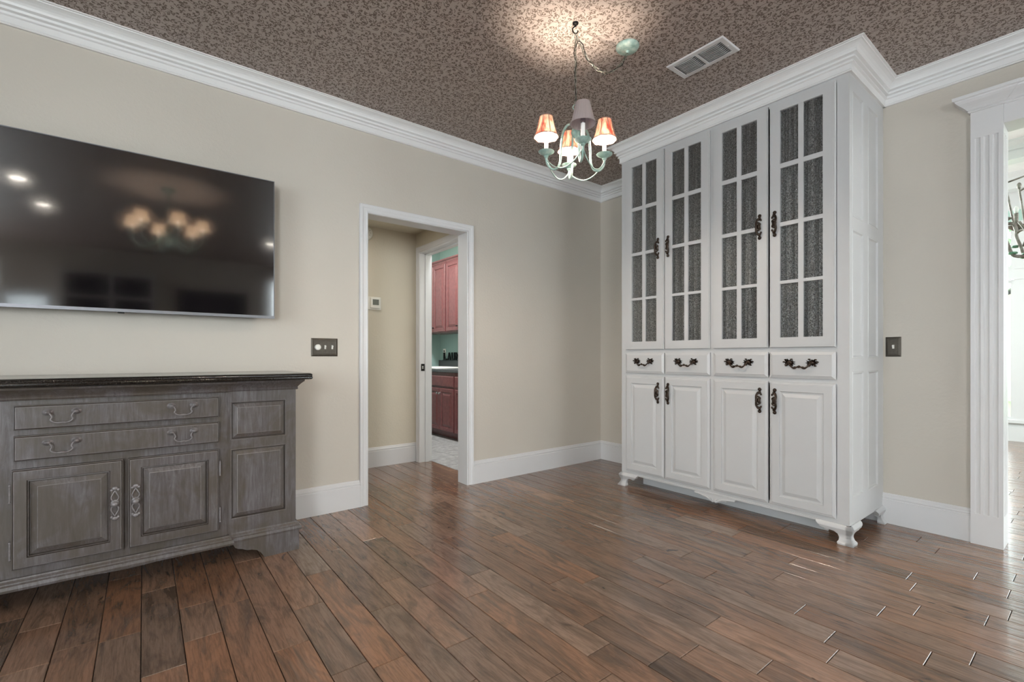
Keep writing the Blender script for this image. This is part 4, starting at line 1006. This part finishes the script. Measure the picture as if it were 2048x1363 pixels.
for k, a in enumerate(angs):
    ca, sa = math.cos(a), math.sin(a); near = (k == 3)
    g = lambda r, z: (CX_+ca*r, CY_+sa*r, z)
    bm = B(); tube(bm, spline([g(0.012, ZR-0.085), g(0.040, ZR-0.080), g(0.066, ZR-0.125), g(0.076, ZR-0.20), g(0.080, ZR-0.27), g(0.098, ZR-0.305), g(0.124, ZR-0.308), g(0.146, ZR-0.285), g(RA, ZBOB-0.028)], 5), 0.0062, 8)
    ar = obj('arm', bm, 'verdigris', chd, smooth=3)
    bm = B(); bobeche(bm, g(RA, ZBOB)); obj('drip_pan', bm, 'verdigris', ar, smooth=0.8)
    bm = B(); tube(bm, [g(RA, ZBOB), g(RA, ZBOB+0.082)], 0.0105, 12); obj('candle_sleeve', bm, 'candle', ar, smooth=0.7)
    bp = g(RA, ZBOB+0.097); bm = B(); ball(bm, bp, 0.013, (1, 1, 1.9), 12); obj('bulb', bm, 'clearbulb' if near else 'bulb', ar, smooth=3)
    zs = ZBOB+0.080
    bm = shade_bm(g(RA, zs), near); sh = obj('shade', bm, 'greyshade' if near else 'shade', ar, smooth=0.35 if not near else 3)
    if near: sh['label'] = 'unlit grey pleated shade'
    bm = B()
    for r_, z_ in ((0.061, zs), (0.0345, zs+0.100)):
        pts = [(g(RA, 0)[0]+r_*math.cos(b), g(RA, 0)[1]+r_*math.sin(b), z_) for b in [2*PI*j/32 for j in range(33)]]; tube(bm, pts, 0.0022, 5, False)
    if not near:
        for j in range(8):
            b = 2*PI*(j+0.5)/8; pts = [(g(RA, 0)[0]+r_*math.cos(b), g(RA, 0)[1]+r_*math.sin(b), z_) for r_, z_ in ((0.0605, zs), (0.0505, zs+0.036), (0.0415, zs+0.070), (0.034, zs+0.101))]; tube(bm, pts, 0.0016, 5)
    obj('shade_trim', bm, 'greyshade' if near else 'shadetrim', ar)
    if not near: bulb_light('chandelier_bulb_light', bp, 46)
    tips.append(a)
for i in range(4):
    a1, a2 = tips[i], tips[(i+1) % 4]; p1 = Vector((CX_+math.cos(a1)*RA, CY_+math.sin(a1)*RA, ZBOB-0.03)); p2 = Vector((CX_+math.cos(a2)*RA, CY_+math.sin(a2)*RA, ZBOB-0.03))
    pts = []
    for k in range(17):
        t_ = k/16; p = p1.lerp(p2, t_); p.z -= 0.072*math.sin(PI*t_)**0.75; pts.append(p)
    bm = B(); tube(bm, pts, 0.0030, 6); obj('swag_rod', bm, 'verdigris', chd, smooth=3)

# the larger dining chandelier above the camera (seen mirrored in the television)
D2 = Vector((0.20, 0.28, 0))
ch2 = thing('dining_chandelier', (D2.x, D2.y, HC), 'six-shade dining chandelier mirrored in the television screen', 'chandelier')
bm = B(); lathe(bm, [(0.06, HC), (0.06, HC-0.02), (0.01, HC-0.03), (0.008, 2.45), (0.02, 2.42), (0.03, 2.36), (0.02, 2.25), (0.03, 2.20), (0.001, 2.16)], D2, 14); obj('stem', bm, 'verdigris', ch2, smooth=0.9)
for k in range(6):
    a = k*PI/3+0.3; ca, sa = math.cos(a), math.sin(a); g = lambda r, z: (D2.x+ca*r, D2.y+sa*r, z)
    bm = B(); tube(bm, spline([g(0.02, 2.33), g(0.12, 2.20), g(0.22, 2.16), g(0.29, 2.22), g(0.30, 2.27)], 5), 0.007, 8); ar = obj('arm', bm, 'verdigris', ch2, smooth=3)
    bm = B(); bobeche(bm, g(0.30, 2.30)); obj('drip_pan', bm, 'verdigris', ar)
    bm = B(); tube(bm, [g(0.30, 2.30), g(0.30, 2.36)], 0.0105, 10); obj('candle_sleeve', bm, 'candle', ar)
    bm = B(); ball(bm, g(0.30, 2.39), 0.013, (1, 1, 1.9), 10); obj('bulb', bm, 'bulb', ar)
    bm = shade_bm(g(0.30, 2.36), False, 0.075, 0.054, 0.10); obj('shade', bm, 'creamshade', ar)
    bulb_light('dining_bulb_light', g(0.30, 2.39), 14.0)

# recessed downlights (mirrored in the television)
for i, (x, y, lab) in enumerate(((-0.95, -0.21, 'leftmost recessed downlight mirrored in the television'), (-0.89, -1.17, 'second recessed downlight mirrored in the television'), (1.53, -1.67, 'recessed downlight mirrored at the right edge of the television'))):
    t = thing('recessed_downlight', (x, y, HC), lab, 'downlight', 'recessed downlights')
    bm = B(); lathe(bm, [(0.085, 0), (0.085, -0.005), (0.065, -0.008), (0.060, -0.002)], (x, y, HC), 24); obj('trim_ring', bm, 'white', t)
    bm = B(); rr = lathe(bm, [(0.060, -0.0025), (0.05, -0.004), (0.02, -0.006)], (x, y, HC), 20); bm.faces.new(rr[-1]); obj('lens', bm, 'can', t)
    d = bpy.data.lights.new('downlight_lamp', 'SPOT'); d.energy = 30; d.spot_size = 2.3; d.spot_blend = 0.8; d.shadow_soft_size = 0.05; d.color = (1.0, 0.9, 0.78)
    o = bpy.data.objects.new('downlight_lamp', d); C.objects.link(o); o.location = (x, y, HC-0.02)

# ------------------------------------------------------------------ behind the camera: windows (two added with the fill lamps), fireplace mirrored in the television
for nm, tfw, a0, a1, z0, z1, n in (('window_1', lambda u, v, d: Vector((u, YS-d, v)), 1.9, 3.4, 0.7, 2.5, 2), ('window_9', lambda u, v, d: Vector((u, YS-d, v)), -2.9, -1.8, 0.65, 2.55, 2), ('window_2', lambda u, v, d: Vector((XW-d, u, v)), -1.1, 1.5, 0.6, 2.45, 3)):  # the first two are made up to go with the south fill lamps
    w = struct(nm); bm = B()
    def wb_(u0, u1, v0, v1, d0=0.0, d1=0.05):
        p, q = tfw(u0, v0, d0), tfw(u1, v1, d1); box(bm, p.x, q.x, p.y, q.y, v0, v1)
    wb_(a0, a1, z0, z0+0.06); wb_(a0, a1, z1-0.06, z1); wd = (a1-a0)/n
    for i in range(n+1):
        c = a0+wd*i; wb_(max(a0, c-0.03), min(a1, c+0.03), z0+0.06, z1-0.06)
    wb_(a0, a1, (z0+z1)/2-0.015, (z0+z1)/2+0.015, 0.01, 0.04)
    fr_ = obj('frame', bm, 'white', w)
    for i in range(n):
        bm = B(); p, q = tfw(a0+wd*i+0.03, 0, 0.022), tfw(a0+wd*(i+1)-0.03, 0, 0.026); box(bm, p.x, q.x, p.y, q.y, z0+0.06, z1-0.06); obj('pane', bm, 'glass', fr_)

# narrow window with blinds
w = struct('window_0')
bm = B()
for b in ((-1.60, -1.10, 0.8, 0.85), (-1.60, -1.10, 1.95, 2.0), (-1.60, -1.56, 0.85, 1.95), (-1.14, -1.10, 0.85, 1.95)): box(bm, b[0], b[1], YS-0.06, YS+0.02, b[2], b[3])
obj('frame', bm, 'white', w)
bm = B(); box(bm, -1.56, -1.14, YS-0.045, YS-0.041, 0.85, 1.95); obj('pane', bm, 'glass', w)
for k in range(27):
    z = 0.87+k*0.0405; bm = B(); prism(bm, [(YS-0.020, z), (YS-0.006, z+0.020), (YS-0.004, z+0.020), (YS-0.018, z)], lambda u, v, n: Vector((-1.35+n, u, v)), -0.205, 0.205); obj('slat', bm, 'white', w)
# white fireplace surround and book niche against the back wall
fp = thing('fireplace', (0.95, YS+0.2, 0), 'white fireplace surround with black firebox mirrored faintly in the television', 'fireplace')
bm = B(); box(bm, 0.30, 0.52, YS, YS+0.20, 0, 1.35, 0.004); box(bm, 1.42, 1.64, YS, YS+0.20, 0, 1.35, 0.004); box(bm, 0.52, 1.42, YS, YS+0.20, 1.05, 1.35); box(bm, 0.22, 1.72, YS, YS+0.27, 1.352, 1.42, 0.01); obj('surround', bm, 'white', fp)
bm = B(); box(bm, 0.52, 1.42, YS+0.005, YS+0.03, 0, 1.05); obj('firebox', bm, 'soot', fp)
bm = B(); box(bm, 0.45, 1.50, YS+0.01, YS+0.06, 1.62, 2.20, 0.005); box(bm, 0.47, 1.48, YS+0.058, YS+0.063, 1.64, 2.18); o = obj('wall_panel', bm, 'soot'); tagk(o, 'black rectangular panel on the wall above the mirrored fireplace', 'panel')
bc = thing('bookcase', (-0.4, YS+0.2, 0), 'white glazed bookcase standing left of the mirrored fireplace', 'cabinet')
bm = B()
for x in (-0.98, -0.42, 0.10): box(bm, x, x+0.05, YS, YS+0.32, 0, 2.35)
for z in (0, 0.75, 1.15, 1.55, 1.95, 2.31): box(bm, -0.93, 0.10, YS, YS+0.31, z, z+0.035)
obj('frame', bm, 'white', bc)
bm = B(); box(bm, -0.93, 0.10, YS+0.002, YS+0.012, 0.03, 2.31); obj('back', bm, 'soot', bc)
